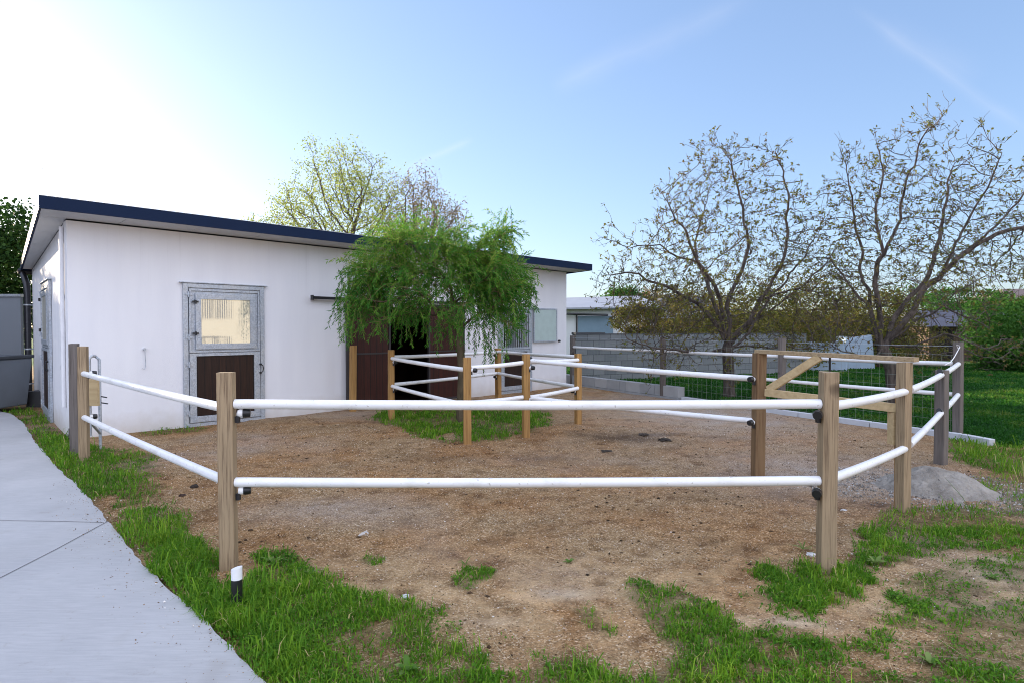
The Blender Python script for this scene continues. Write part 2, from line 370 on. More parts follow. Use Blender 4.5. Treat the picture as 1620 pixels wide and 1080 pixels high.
# greyer gravel near the low block wall and by the sand heap
gm = np.exp(-(((fx-3.6)/1.8)**2+((fy-11)/2.6)**2)) + np.exp(-(((fx-3.4)/1.2)**2+((fy-6.3)/1.0)**2))
def ground_mat():
    m = Mat('ground_soil_and_gravel', .95, .15); trod = None
    vor = m.n('ShaderNodeTexVoronoi'); vor.inputs['Scale'].default_value = 115; m.l(m.co, vor.inputs['Vector'])
    vor2 = m.n('ShaderNodeTexVoronoi'); vor2.inputs['Scale'].default_value = 52; m.l(m.co, vor2.inputs['Vector'])
    rnd = m.n('ShaderNodeSeparateColor'); m.l(vor.outputs['Color'], rnd.inputs[0])
    rnd2 = m.n('ShaderNodeSeparateColor'); m.l(vor2.outputs['Color'], rnd2.inputs[0])
    base = m.ramp(rnd.outputs[0], [(0,(.12,.075,.038)),(.45,(.27,.175,.088)),(.78,(.40,.29,.17)),(.955,(.56,.47,.35)),(1,(.80,.74,.65))])
    b2 = m.ramp(rnd2.outputs[1], [(0,(.15,.09,.045)),(.7,(.33,.22,.115)),(1,(.50,.39,.24))])
    c = m.mix(.28, base, b2)
    big = m.noise(.9, 6); mid = m.noise(4.5, 6, None, .65)
    c = m.mix(m.ramp(big, [(.42,(0,0,0)),(.62,(.75,.75,.75))]), c, m.mix(.8, c, (1.0,.74,.50), 'MULTIPLY'))
    c = m.mix(m.ramp(mid, [(.34,(.85,.85,.85)),(.50,(0,0,0))]), c, m.mix(1, c, (.55,.48,.43), 'MULTIPLY'))
    c = m.mix(m.attr('damp'), c, m.mix(1, c, (.36,.33,.31), 'MULTIPLY'))
    c = m.mix(m.ramp(m.noise(1.7, 5), [(.50,(0,0,0)),(.68,(.7,.7,.7))]), c, m.mix(1, c, (.72,.66,.60), 'MULTIPLY'))
    greyc = m.ramp(rnd.outputs[1], [(0,(.22,.195,.18)),(.7,(.38,.345,.32)),(1,(.65,.62,.60))])
    c = m.mix(m.math('MULTIPLY', m.attr('grey'), m.math('MULTIPLY', m.noise(3, 5), 1.5), True), c, greyc)
    c = m.mix(m.math('MULTIPLY', m.attr('straw'), m.ramp(m.noise(5, 5), [(.35,(0,0,0)),(.6,(1,1,1))])), c, m.mix(.5, c, (.60,.45,.27)))
    c = m.mix(m.attr('pale'), c, m.mix(.4, c, (.72,.64,.52)))
    gr = m.ramp(m.noise(30, 5), [(.3,(.015,.03,.008)),(.7,(.035,.065,.014))])
    c = m.mix(m.math('MULTIPLY', m.attr('grass'), m.math('ADD', m.math('MULTIPLY', m.noise(14, 5), .8), .08), True), c, gr)
    lc = m.ramp(m.noise(2.5, 8, None, .75), [(.3,(.010,.055,.006)),(.55,(.018,.09,.009)),(.75,(.035,.12,.014))])
    far = m.ramp(m.noise(.15, 5), [(.4,(0,0,0)),(.7,(.5,.5,.5))])
    lc = m.mix(far, lc, (.09,.13,.03))
    c = m.mix(m.math('MULTIPLY', m.attr('dent'), 1.0, True), c, m.mix(1, c, (.50,.46,.42), 'MULTIPLY'))  # hoof hollows darkened, cavity shade painted into the soil colour
    c = m.mix(1, c, (1.02,.96,.86), 'MULTIPLY')
    c = m.mix(m.attr('lawn'), c, lc); m.color(c)
    h = m.math('ADD', m.math('ADD', m.math('MULTIPLY', vor.outputs['Distance'], -.5), m.math('MULTIPLY', m.noise(7, 4), 4.5)), m.math('MULTIPLY', m.noise(22, 6), 1.3))
    m.bump(h, .75, .02); return m.m
def gsp(px, py, sx, sy):
    x0, y0 = G(px, py); return np.exp(-(((fx-x0)/sx)**2+((fy-y0)/sy)**2))
damp = np.clip((gsp(940,690,.9,.55)+gsp(1060,692,.8,.35)+.6*gsp(1230,790,.5,.3)+.5*gsp(840,725,.9,.3)+.6*gsp(700,720,.8,.3))*(2.4*fbm(fx+3, fy, 2.5, 4)-.65), 0, 1)
pale = np.clip((gsp(1575,910,.22,.12)+gsp(1590,885,.2,.1)+gsp(1235,985,.28,.10)+gsp(770,985,.14,.06)+gsp(880,940,.25,.08)+gsp(1500,960,.5,.12)*.6)*(2.2*fbm(fx, fy+8, 6, 4)-.45), 0, 1)
straw = np.exp(-(((fx-.3)/2.6)**2+((fy-3.5)/.75)**2)) + .7*np.exp(-(((fx-3.2)/1.2)**2+((fy-3.2)/.7)**2))
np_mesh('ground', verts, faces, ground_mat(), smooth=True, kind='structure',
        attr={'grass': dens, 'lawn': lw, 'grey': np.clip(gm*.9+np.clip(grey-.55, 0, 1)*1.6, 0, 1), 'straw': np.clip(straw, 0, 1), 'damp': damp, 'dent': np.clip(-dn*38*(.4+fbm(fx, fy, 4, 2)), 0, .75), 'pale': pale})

# concrete path with saw-cut joints
def conc():
    m = Mat('path_concrete', .8, .3); big = m.noise(1.1, 6); br = m.noise(5, 6, m.mapped((1.2, 14, 1)), .7)
    c = m.ramp(big, [(.3,(.34,.34,.335)),(.7,(.47,.465,.45))]); c = m.mix(.35, c, m.ramp(br, [(.35,(.34,.34,.34)),(.65,(.52,.51,.50))]))
    sp = m.noise(260, 2); c = m.mix(m.ramp(sp, [(.66,(0,0,0)),(.75,(.5,.5,.5))]), c, (.25,.24,.23))
    st = m.noise(3.2, 5); c = m.mix(m.ramp(st, [(.60,(0,0,0)),(.72,(.35,.35,.35))]), c, (.33,.31,.28))
    bl = m.noise(.45, 4); c = m.mix(m.ramp(bl, [(.45,(0,0,0)),(.62,(.55,.55,.55))]), c, m.mix(1, c, (.80,.79,.76), 'MULTIPLY'))
    dr = m.noise(12, 6, None, .8); c = m.mix(m.ramp(dr, [(.60,(0,0,0)),(.70,(.5,.5,.5))]), c, (.28,.25,.20))
    m.color(c); m.bump(m.math('ADD', br, m.math('MULTIPLY', sp, .4)), .25, .004); return m.m
M_path = conc()
mb = MB(); ring = [tuple(p) for p in path_poly]
ring2 = []
for i in range(len(edge)-1):
    a, b = Vector(edge[i]), Vector(edge[i+1]); n = max(1, int((b-a).length/.06)); nrm2 = Vector((-(b-a).y, (b-a).x)).normalized()
    for k in range(n):
        p = a.lerp(b, k/n); w = (float(fbm(np.array([p.x*1.0]), np.array([p.y]), 5, 3)[0])-.5)*.05; ring2.append(tuple(p+nrm2*w))
ring2 += [tuple(edge[-1])]+[tuple(p) for p in path_poly[len(edge_px):]]
n = len(ring2); mb.add([(x, y, .018) for x, y in ring2]+[(x, y, -.09) for x, y in ring2], [tuple(range(n))]+[(i, (i+1) % n, n+(i+1) % n, n+i) for i in range(n)])
mb.build('path', M_path, kind='structure')
M_joint = plain('joint', (.07,.065,.06), .9)
def joint(pts):
    b = MB()
    for a, c in zip(pts[:-1], pts[1:]):
        a = Vector((*G(*a, z=.018), .0215)); c = Vector((*G(*c, z=.018), .0215)); d = (c-a).normalized(); s = Vector((-d.y, d.x, 0))*.0028
        b.add([a-s, a+s, c+s, c-s], [(0,1,2,3)])
    return b.build('path_joint', M_joint, kind='structure')
joint([(-300,822),(0,823),(80,824),(164,826)]); joint([(-300,1085),(0,914),(90,868),(171,824)])

# ------------------------------------------------------------ grass blades
def blades(name, x, y, h, wdt, tint, mat, z0=None, **kw):
    n = len(x); a = rng.random(n)*2*np.pi; lean = (rng.random(n)**.7)*1.05; la = rng.random(n)*2*np.pi
    dx, dy = np.cos(a)*wdt, np.sin(a)*wdt; lx, ly = np.cos(la)*lean*h, np.sin(la)*lean*h
    z = (height(x, y) if z0 is None else z0)-.006
    V = np.zeros((n, 5, 3))
    z = np.where(sdf(x, y, path_poly) > -.003, .016, z) if z0 is None else z
    V[:,0] = np.stack([x-dx, y-dy, z], 1); V[:,1] = np.stack([x+dx, y+dy, z], 1)
    V[:,2] = np.stack([x+dx*.8+lx*.35, y+dy*.8+ly*.35, z+h*.6], 1); V[:,3] = np.stack([x-dx*.8+lx*.35, y-dy*.8+ly*.35, z+h*.6], 1)
    V[:,4] = np.stack([x+lx, y+ly, z+h*(1-.6*lean)], 1)
    b = np.arange(n)*5; f = np.concatenate([np.stack([b, b+1, b+2], 1), np.stack([b, b+2, b+3], 1), np.stack([b+3, b+2, b+4], 1)])
    return np_mesh(name, V.reshape(-1, 3), f, mat, attr={'tint': np.repeat(tint, 5)}, **kw)
def sample(n, x0, x1, y0, y1, power=1.0):
    u = rng.random(n); y = y0+(y1-y0)*u**power; x = x0+(x1-x0)*rng.random(n); return x, y
xs_, ys_, hs_ = [], [], []
for (n, x0, x1, y0, y1) in ((330000, -2.6, 2.4, 1.7, 4.4), (150000, 1.6, 5.6, 1.7, 4.6), (130000, -6.6, -1.2, 3.4, 8.6), (90000, 2.2, 8.8, 4.4, 9.6), (60000, -3.0, 1.0, 7.5, 11.0), (30000,-9.5,-4,7.5,13)):
    x, y = sample(n, x0, x1, y0, y1); d, hh = grass_density(x, y)
    vis = np.abs(x/np.maximum(y, .1)) < 1.0
    inb = sdf(x, y, bld_poly) < .02
    onp = sdf(x, y, path_poly) < .05*(fbm(x+1, y+1, 8, 2)-.35)
    bare = np.clip((fbm(x+20, y+4, 1.6, 4)-.30)*6, .2, 1)*np.clip((fbm(x+2, y+44, 9, 2)-.28)*3.5, .1, 1)
    path_side = np.exp(-((sdf(x, y, path_poly)+.15)/.22)**2)
    k = (rng.random(n) < d*np.maximum(bare, path_side)*.8) & vis & inb & onp & (sdf(x, y, lawn) < .1)
    xs_.append(x[k]); ys_.append(y[k]); hs_.append(hh[k]*(.55+.45*d[k]))
x, y, hh = map(np.concatenate, (xs_, ys_, hs_))
clump = fbm(x, y, 3.5, 3)
h = (.016+.055*rng.random(len(x))**1.8)*hh*(.30+1.3*clump)
h = np.where(rng.random(len(x)) < .07, h*1.9+.012, h)
edge_boost = (x < -1.0) & (sdf(x, y, path_poly) > -.55); h = np.where(edge_boost, h*1.6, h)
tint = np.clip(.55*clump+.5*rng.random(len(x))-.06, 0, .93); tint = np.where(rng.random(len(x)) < .035, 1, tint)
blades('grass', x, y, h, .0017+.0018*rng.random(len(x))**2+.00025*y, tint, M_grass, kind='stuff')
# low clover and small round leaves between the blades
k = rng.random(len(x)) < .22*np.clip((fbm(x+60, y, 2.5, 3)-.35)*5, .1, 1); cxx, cyy = x[k]+rng.normal(0,.006,k.sum()), y[k]+rng.normal(0,.006,k.sum()); n = len(cxx)
rr_ = (.003+.0045*rng.random(n))*(1+.06*cyy); cz = height(cxx, cyy)+.006+.022*rng.random(n); a0 = rng.random(n)*6.28; V = []
tx, ty = rng.normal(0,.35,n), rng.normal(0,.35,n)
for q in range(5):
    an = a0+q*2*np.pi/5; ux, uy = np.cos(an)*rr_, np.sin(an)*rr_; V.append(np.stack([cxx+ux, cyy+uy, cz+ux*tx+uy*ty], 1))
np_mesh('clover', np.stack(V, 1).reshape(-1, 3), np.arange(n*5).reshape(-1, 5), M_grass, attr={'tint': np.repeat(np.clip(.1+.5*rng.random(n), 0, .9), 5)}, kind='stuff')
# lawn beyond the rear fence
xl, yl = [], []
for (n, x0, x1, y0, y1) in ((120000, 3, 14, 7.2, 14), (90000, 1, 20, 13, 26)):
    x, y = sample(n, x0, x1, y0, y1, 1.3); k = (sdf(x, y, lawn) > .06) & (np.abs(x/y) < 1.0); xl.append(x[k]); yl.append(y[k])
x, y = map(np.concatenate, (xl, yl)); cl = fbm(x, y, 1.5, 4)
blades('lawn_grass', x, y, (.04+.07*rng.random(len(x)))*(.5+cl), .003+.0008*y, np.clip(cl*1.6+.45*rng.random(len(x))-.6, 0, 1), M_lawn, kind='stuff')

# dry straw lying on the gravel
n = 26000; x, y = sample(n, -3.2, 4.6, 1.8, 8.5, 1.2); d, _ = grass_density(x, y)
st = np.exp(-(((x-.3)/2.6)**2+((y-3.5)/.8)**2)) + .35 + .6*np.exp(-(((x-3.0)/1.4)**2+((y-3)/.8)**2))
k = (rng.random(n) < st*.55*np.clip(fbm(x+5, y, 1.6, 3)*3-1.0, .06, 1)) & (sdf(x, y, path_poly) < -.02+.3*rng.random(n)**6); x, y = x[k], y[k]; n = len(x)
a = rng.random(n)*2*np.pi; ln = .015+.06*rng.random(n)**2.2; w = .0007+.0007*rng.random(n); z = np.where(sdf(x, y, path_poly) > -.02, .022, height(x, y)+.004)+.012*rng.random(n)*(.3+d[k])
cx, cy = np.cos(a)*ln, np.sin(a)*ln; sx, sy = -np.sin(a)*w, np.cos(a)*w; tilt = (rng.random(n)-.5)*.012
V = np.stack([np.stack([x-cx-sx, y-cy-sy, z], 1), np.stack([x-cx+sx, y-cy+sy, z], 1), np.stack([x+cx+sx, y+cy+sy, z+tilt], 1), np.stack([x+cx-sx, y+cy-sy, z+tilt], 1)], 1)
M_straw = foliage('straw', [(0,(.50,.40,.24)),(.6,(.40,.29,.15)),(1,(.24,.16,.09))], .1)
np_mesh('straw', V.reshape(-1, 3), np.arange(n*4).reshape(-1, 4), M_straw, attr={'tint': np.repeat(rng.random(n), 4)}, kind='stuff')
# loose gravel
n = 90000; x, y = sample(n, -4.5, 5.2, 1.9, 9.5, 1.4); d, _ = grass_density(x, y)
k = (rng.random(n) < (1-d*.8)) & (sdf(x, y, path_poly) < .02+.35*rng.random(n)**5) & (sdf(x, y, lawn) < 0) & (np.abs(x/y) < .95); x, y = x[k], y[k]; n = len(x)
r = .0018+.0050*rng.random(n)**5+.0002*y; z = height(x, y)+r*.3+np.where(sdf(x, y, path_poly) > 0, .03, 0)
O = np.array([(1,0,0),(-1,0,0),(0,1,0),(0,-1,0),(0,0,1),(0,0,-1)], float); O_ = O; OF = np.array([(0,2,4),(2,1,4),(1,3,4),(3,0,4),(2,0,5),(1,2,5),(3,1,5),(0,3,5)])
sc = .6+.8*rng.random((n, 1, 3)); sc[:,:,2] *= .7; jit = (rng.random((n, 6, 3))-.5)*.5
V = (O[None]+jit)*sc*r[:,None,None]+np.stack([x, y, z], 1)[:,None]
_grav = 1
M_grav = foliage('gravel_stones', [(0,(.10,.065,.035)),(.5,(.27,.18,.10)),(.8,(.40,.31,.21)),(.95,(.58,.51,.42)),(1,(.80,.76,.70))], 0, .8)
np_mesh('gravel', V.reshape(-1, 3), (OF[None]+np.arange(n)[:,None,None]*6).reshape(-1, 3), M_grav, attr={'tint': np.repeat(rng.random(n)**1.2, 6)}, kind='stuff')

# crumbs of manure and dark soil trodden into the gravel
n = 5000; x, y = sample(n, -4.5, 5.0, 2.4, 10.5, 1.2); d, _ = grass_density(x, y)
k = (rng.random(n) < np.clip(fbm(x+11, y+5, 1.3, 4)*4-1.75, .03, 1)) & (sdf(x, y, path_poly) < -.1) & (sdf(x, y, lawn) < 0) & (sdf(x, y, bld_poly) < -.02) & (d < .5); x, y = x[k], y[k]; n = len(x)
r = .004+.014*rng.random(n)**3; V = (O[None]+(rng.random((n, 6, 3))-.5)*.6)*(.6+.8*rng.random((n, 1, 3)))*np.array([1,1,.5])*r[:,None,None]+np.stack([x, y, height(x, y)+r*.2], 1)[:,None]
np_mesh('manure_crumbs', V.reshape(-1, 3), (OF[None]+np.arange(n)[:,None,None]*6).reshape(-1, 3), foliage('manure', [(0,(.03,.02,.012)),(1,(.09,.055,.03))], 0, .9), attr={'tint': np.repeat(rng.random(n), 6)}, kind='stuff')

# ------------------------------------------------------------ stable building
U = Vector((.704,.710,0)).normalized(); A0 = Vector((-6.17,8.3,0)); RZ = math.atan2(U.y, U.x); BL = 10.83; BD = 6.49; SK = .36; WH = 3.05
stable = empty('stable', A0, RZ, 'long white rendered stable with a navy edged flat roof and brown doors', 'stable')
inv = Matrix.Translation(A0) @ Matrix.Rotation(RZ, 4, 'Z'); inv = inv.inverted()
def WF(px, py):
    """photo pixel on the front wall -> (t, z)"""
    d = inv.to_3x3() @ ray(px, py); o = inv @ Vector((0,0,CAMH)); k = -o.y/d.y; p = o+d*k; return p.x, p.z
T = lambda px, py=540: WF(px, py)[0]
gd = inv.to_3x3()
d1a, d1b = T(289), T(417); s0, s1 = T(604), T(690); e0, e1 = T(787), T(840)
zt1 = WF(352, 451)[1]; zs = WF(620, 486)[1]; zt2 = WF(812, 489)[1]
holes = [(s0, s1, 0, zs), (e0+.06, e1-.06, .1, zt2-.04)]
mb = MB(); x = 0
mbw = MB(); th = .25
for (a, b, z0, z1) in holes:
    mbw.box(x, a, 0, th, -.2, WH); mbw.box(a, b, 0, th, z1, WH)
    if z0 > 0: mbw.box(a, b, 0, th, -.2, z0)
    x = b
mbw.box(x, BL, 0, th, -.2, WH)
# gable wall (skewed), back wall, right wall
def quadwall(b, p, q, t, z0, z1a, z1b):
    p, q = Vector((*p, 0)), Vector((*q, 0)); d = (q-p).normalized(); nn = Vector((-d.y, d.x, 0))*t
    b.add([p+Vector((0,0,z0)), q+Vector((0,0,z0)), q+Vector((0,0,z1b)), p+Vector((0,0,z1a)), p+nn+Vector((0,0,z0)), q+nn+Vector((0,0,z0)), q+nn+Vector((0,0,z1b)), p+nn+Vector((0,0,z1a))],
          [(0,1,2,3),(4,7,6,5),(0,4,5,1),(3,2,6,7),(0,3,7,4),(1,5,6,2)])
ZB = 2.83
quadwall(mbw, (SK, BD), (SK*.25/BD, .252), .25, -.2, ZB, WH)
quadwall(mbw, (BL+SK*.25/BD, .252), (BL+SK, BD), .25, -.2, WH, ZB)
quadwall(mbw, (BL+SK-.26, BD-.01), (SK+.26, BD-.01), .25, -.2, ZB, ZB)
wall = mbw.build('wall', M_wall, stable)
mi = MB(); mi.box(.4, BL-.1, 2.2, 2.3, 0, 2.7); mi.box(.4, BL-.1, .3, 2.18, -.02, .012)
mi.box(s0-.9, s0-.8, .27, 2.18, .02, 2.7); mi.box(s1+.8, s1+.9, .27, 2.18, .02, 2.7)
mi.build('added_dark_lining', M_boards, stable)  # dark lining and floor added inside so the open doorway stays black
# roof slab + fascia
OF_, OS = .585, .34
def roofpt(t, y): return WH+.045-(y+OF_)*(.25/7.2)
ra = [(-OS-.03, -OF_), (BL+.36, -OF_), (BL+.36+SK, BD+.25), (SK-OS+.17, BD+.25)]
def prism(b, pts, z0f, z1f):
    n = len(pts); b.add([(x, y, z0f(x, y)) for x, y in pts]+[(x, y, z1f(x, y)) for x, y in pts], [tuple(range(n))[::-1], tuple(range(n, 2*n))]+[(i, (i+1) % n, n+(i+1) % n, n+i) for i in range(n)])
mr = MB(); ins = [(ra[0][0]+.03, ra[0][1]+.03), (ra[1][0]-.03, ra[1][1]+.03), (ra[2][0]-.03, ra[2][1]-.03), (ra[3][0]+.03, ra[3][1]-.03)]
prism(mr, ins, lambda x, y: roofpt(x, y)+.02, lambda x, y: roofpt(x, y)+.14); roof = mr.build('roof', plain('roof_sheet', (.10,.11,.12), .5), stable)
ms = MB(); # soffit panels with thin gaps
npan = 12
for i in range(npan):
    a = ra[0][0]+.035+(BL+.36-ra[0][0]-.07)*i/npan; b = ra[0][0]+.035+(BL+.36-ra[0][0]-.07)*(i+1)/npan-.008
    prism(ms, [(a, -OF_+.032), (b, -OF_+.032), (b, -.003), (a, -.003)], lambda x, y: roofpt(x, y)-.004, lambda x, y: roofpt(x, y)+.018)
for i in range(5):
    y0 = BD*i/5+.003; y1 = BD*(i+1)/5-.005; k0 = (y0+OF_)/(BD+.25+OF_); k1 = (y1+OF_)/(BD+.25+OF_)
    xa0 = ra[0][0]+.035+(ra[3][0]-ra[0][0])*k0; xa1 = ra[0][0]+.035+(ra[3][0]-ra[0][0])*k1
    prism(ms, [(xa0, y0), (SK*y0/BD-.003, y0), (SK*y1/BD-.003, y1), (xa1, y1)], lambda x, y: roofpt(x, y)-.004, lambda x, y: roofpt(x, y)+.018)
ms.build('soffit', M_soffit, roof)
mf = MB()
for i in range(4):
    (x0, y0), (x1, y1) = ra[i], ra[(i+1) % 4]; (a0, b0), (a1, b1) = ins[i], ins[(i+1) % 4]
    prism(mf, [(x0, y0), (x1, y1), (a1, b1), (a0, b0)], lambda x, y: roofpt(x, y)-.012, lambda x, y: roofpt(x, y)+.150)
mf.build('fascia', M_fascia, roof)
mc = MB()
for i in range(4):
    (x0, y0), (x1, y1) = ra[i], ra[(i+1) % 4]; mc.tube([(x0, y0, roofpt(x0, y0)+.154), (x1, y1, roofpt(x1, y1)+.154)], .004, 6)
mc.build('edge_trim', plain('light_metal', (.45,.47,.5), .4, metal=.6), roof)
gutter = MB(); xg = SK-OS+.17
gutter.tube([(xg-.04, BD+.30, ZB-.02), (BL+.8, BD+.30, ZB-.02)], .06, 10); gutter.build('gutter', M_black, roof, smooth=True)
rod = MB(); rod.tube([(-OS+.02, -OF_+.05, roofpt(0, -OF_)+.14), (-OS+.02, -OF_+.05, roofpt(0, -OF_)+.14+.46)], .004, 6); rod.build('lightning_rod', M_galv, roof)
# downpipe at the rear corner, round black
dp = MB(); xw = SK-.10
dp.tube([(xg+.04, BD+.30, ZB-.05), (xw+.0, BD-.05, ZB-.32), (xw, BD-.1, 2.3), (xw, BD-.1, .06)], .062, 14)
dpo = dp.build('downpipe', plain('dark_downpipe', (.03,.03,.033), .3, .5, .1, 6, .4), stable, smooth=True)
for z in (2.05, 1.1, .35):
    bk = MB(); bk.tube([(xw, BD-.1, z), (xw, BD-.1, z+.03)], .070, 12); bk.box(xw, xw+.1, BD-.11, BD-.09, z, z+.02); bk.build('bracket', M_galv, dpo)
# white conduit with junction pieces on the gable near the front corner
def gab(s, off=.0, z=0):       # point on gable: s metres back from the corner, off outwards
    k = s/6.5; return Vector((SK*k*1.0-off, BD*k, z))
cb = MB(); cb.tube([gab(.20, .04, .45), gab(.20, .04, 2.98)], .028, 10); cb.tube([gab(.42, .02, 1.0), gab(.42, .02, 2.0)], .008, 6)
co = cb.build('conduit', plain('white_conduit', (.72,.72,.72), .5), stable, smooth=True)
for z, sx_ in ((2.02,.035),(1.62,.03),(1.28,.03),(1.0,.045)):
    cc = MB(); p = gab(.36, .0, z); cc.box(p.x-.05, p.x-.003, p.y-sx_, p.y+sx_, z-.03, z+.03); cc.build('cable_clip', M_galv, co)
sb = MB(); sb.box(-.012, .10, -.010, .0-.003, 0, .17); sb.build('corner_socket', M_black, stable)

def stable_door(t0, t1, z1, kind, xform=None):
    """galvanised framed two part stable door on the wall plane, local: x along wall, -y outside"""
    Mx = xform or Matrix.Identity(4)
    def B(): return MB()
    def put(b, name, mat, parent, **k):
        b.v = [tuple(Mx @ Vector(v)) for v in b.v]; return b.build(name, mat, parent, **k)
    w = t1-t0; fr = .07; y = -.045
    b = B(); z0 = -.02
    b.box(t0, t0+fr, y, -.004, z0, z1); b.box(t1-fr, t1, y, -.004, z0, z1); b.box(t0+fr, t1-fr, y, -.004, z1-fr, z1); b.box(t0+fr, t1-fr, y, -.004, z0, .06)
    b.box(t0-.05, t1+.05, -.065, -.004, z1+.002, z1+.018)
    door = put(b, 'stable_door', M_galv, stable, bevel=.004)
    zm = z1*.515
    # lower leaf
    b = B(); a0, a1 = t0+fr+.012, t1-fr-.012; lf = .10
    b.box(a0, a0+lf, y-.012, -.012, .075, zm); b.box(a1-lf, a1, y-.012, -.012, .075, zm); b.box(a0+lf, a1-lf, y-.012, -.012, .075, .17); b.box(a0+lf, a1-lf, y-.012, -.012, zm-.045, zm)
    put(b, 'lower_leaf_frame', M_galv, door, bevel=.003)
    b = B(); b.box(a0+lf+.001, a1-lf-.001, y+.01, -.015, .171, zm-.046); put(b, 'lower_panel', M_boards, door)
    if kind != 'bars':
        b = B(); u0 = zm+.012
        b.box(a0, a1, y-.008, -.012, u0, u0+.03); b.box(a0, a0+.03, y-.008, -.012, u0+.03, z1-fr-.012); b.box(a1-.03, a1, y-.008, -.012, u0+.03, z1-fr-.012); b.box(a0+.03, a1-.03, y-.008, -.012, z1-fr-.05, z1-fr-.012)
        put(b, 'upper_leaf_frame', M_galv, door, bevel=.003)
        b = B(); c0, c1 = a0+.09, a1-.075; q0, q1 = u0+.05, z1-fr-.09
        b.box(a0+.031, a1-.031, y+.012, -.014, u0+.031, z1-fr-.051)
        b.box(c0, c1, y-.02, y+.011, q0, q0+.085); b.box(c0, c1, y-.02, y+.011, q1-.085, q1); b.box(c0, c0+.085, y-.02, y+.011, q0+.085, q1-.085); b.box(c1-.085, c1, y-.02, y+.011, q0+.085, q1-.085)
        put(b, 'upper_leaf', M_galv, door, bevel=.003)
        b = B(); b.box(c0+.086, c1-.086, y-.006, y+.005, q0+.086, q1-.086); put(b, 'pane', M_glass if kind == 'pane' else M_milk, door)
    else:
        b = B(); u0 = zm+.01; k = 14
        b.box(a0, a1, y-.008, -.012, u0, u0+.05); b.box(a0, a1, y-.008, -.012, z1-fr-.06, z1-fr-.012); b.box(a0, a0+.04, y-.008, -.012, u0+.05, z1-fr-.06); b.box(a1-.04, a1, y-.008, -.012, u0+.05, z1-fr-.06)
        for i in range(k):
            xx = a0+.05+(a1-a0-.1)*(i+.5)/k; b.tube([(xx, y+.012, u0+.05), (xx, y+.012, z1-fr-.06)], .010, 6)
        put(b, 'bar_grille', M_galv, door)
    for zz in (.18, zm-.22, zm+.2, z1-.22):
        b = B(); b.tube([(t0+fr+.005, y-.018, zz), (t0+fr+.005, y-.018, zz+.09)], .014, 8); b.box(t0+fr-.04, t0+fr+.06, y-.020, y-.0125, zz+.03, zz+.06); put(b, 'hinge', M_galv, door)
    if kind == 'pane':
        for zz in (zm+.28, z1-.32):
            b = B(); b.tube([(a0+.085, y-.035, zz), (a0+.085, y-.035, zz+.06)], .016, 8); b.box(a0+.04, a0+.13, y-.038, y-.022, zz+.02, zz+.045); put(b, 'hinge', M_black, door)
    b = B(); hx = t1-fr-.015; hz_ = zm-.28
    for dz in (-.07, .07): b.tube([(hx, y-.012, hz_+dz), (hx, y-.045, hz_+dz)], .018, 10)
    b.tube([(hx+.0, y-.045, hz_+.07), (hx+.03, y-.05, hz_+.05), (hx+.04, y-.05, hz_), (hx+.03, y-.05, hz_-.05), (hx, y-.045, hz_-.07)], .008, 8)
    put(b, 'handle', M_black, door, smooth=True)
    return door
stable_door(d1a, d1b, zt1, 'pane')
dd = stable_door(e0, e1, zt2, 'bars')
# opened glazed upper shutter folded back on the wall
f0, f1 = T(842), T(879); zz0, zz1 = WF(860, 541)[1], WF(860, 488)[1]
b = MB(); b.box(f0, f1, -.06, -.02, zz0, zz0+.04); b.box(f0, f1, -.06, -.02, zz1-.04, zz1); b.box(f0, f0+.04, -.06, -.02, zz0+.04, zz1-.04); b.box(f1-.04, f1, -.06, -.02, zz0+.04, zz1-.04)
sh = b.build('open_shutter', M_galv, stable, bevel=.003)
b = MB(); b.box(f0+.041, f1-.041, -.05, -.03, zz0+.041, zz1-.041); b.build('pane', M_milk, sh)
b = MB(); b.tube([(f1+.12, 0, zz0+.02), (f1+.12, -.05, zz0+.02)], .03, 8); b.build('wall_hook', M_black, stable)
# gable door
gw = Matrix.Rotation(math.atan2(-BD, -SK), 4, 'Z'); gw.translation = gab(3.62, 0)
stable_door(0, 1.42, 2.36, 'pane', gw)
# sliding doors on a track
zb = .03
sl0, sl1 = T(545), T(614); sr0, sr1 = T(674), T(731)
b = MB(); b.box(T(492), T(735), -.10, -.045, zs+.10, zs+.15); b.box(T(492)-.02, T(492), -.12, -.03, zs+.08, zs+.17); tr = b.build('sliding_track', M_black, stable, bevel=.004)
for i in range(7):
    b = MB(); xx = T(500)+(T(730)-T(500))*i/6; b.box(xx-.02, xx+.02, -.045, -.001, zs+.11, zs+.14); b.build('bracket', M_black, tr)
for (a, c) in ((sl0, sl1), (sr0, sr1)):
    b = MB(); b.box(a+.04, c-.04, -.085, -.05, zb+.04, zs+.03); d = b.build('sliding_door', M_redboards, stable)
    b = MB(); zmid = WF(580, 560)[1]
    b.box(a, a+.04, -.095, -.04, zb, zs+.07); b.box(c-.04, c, -.095, -.04, zb, zs+.07); b.box(a+.04, c-.04, -.095, -.04, zs+.03, zs+.07); b.box(a+.04, c-.04, -.095, -.04, zb, zb+.04); b.box(a+.04, c-.04, -.095, -.0855, zmid, zmid+.03)
    b.build('door_frame', plain('dark_steel', (.03,.025,.025), .5), d)
# threshold, small tie ring on wall
b = MB(); tx, tz = WF(228, 552); b.tube([(tx, 0, tz), (tx, -.04, tz)], .02, 8); b.tube([(tx, -.035, tz), (tx+.012, -.03, tz-.26), (tx-.01, -.03, tz-.30), (tx-.03, -.03, tz-.28)], .005, 6)
b.build('tie_hook', M_galv, stable)

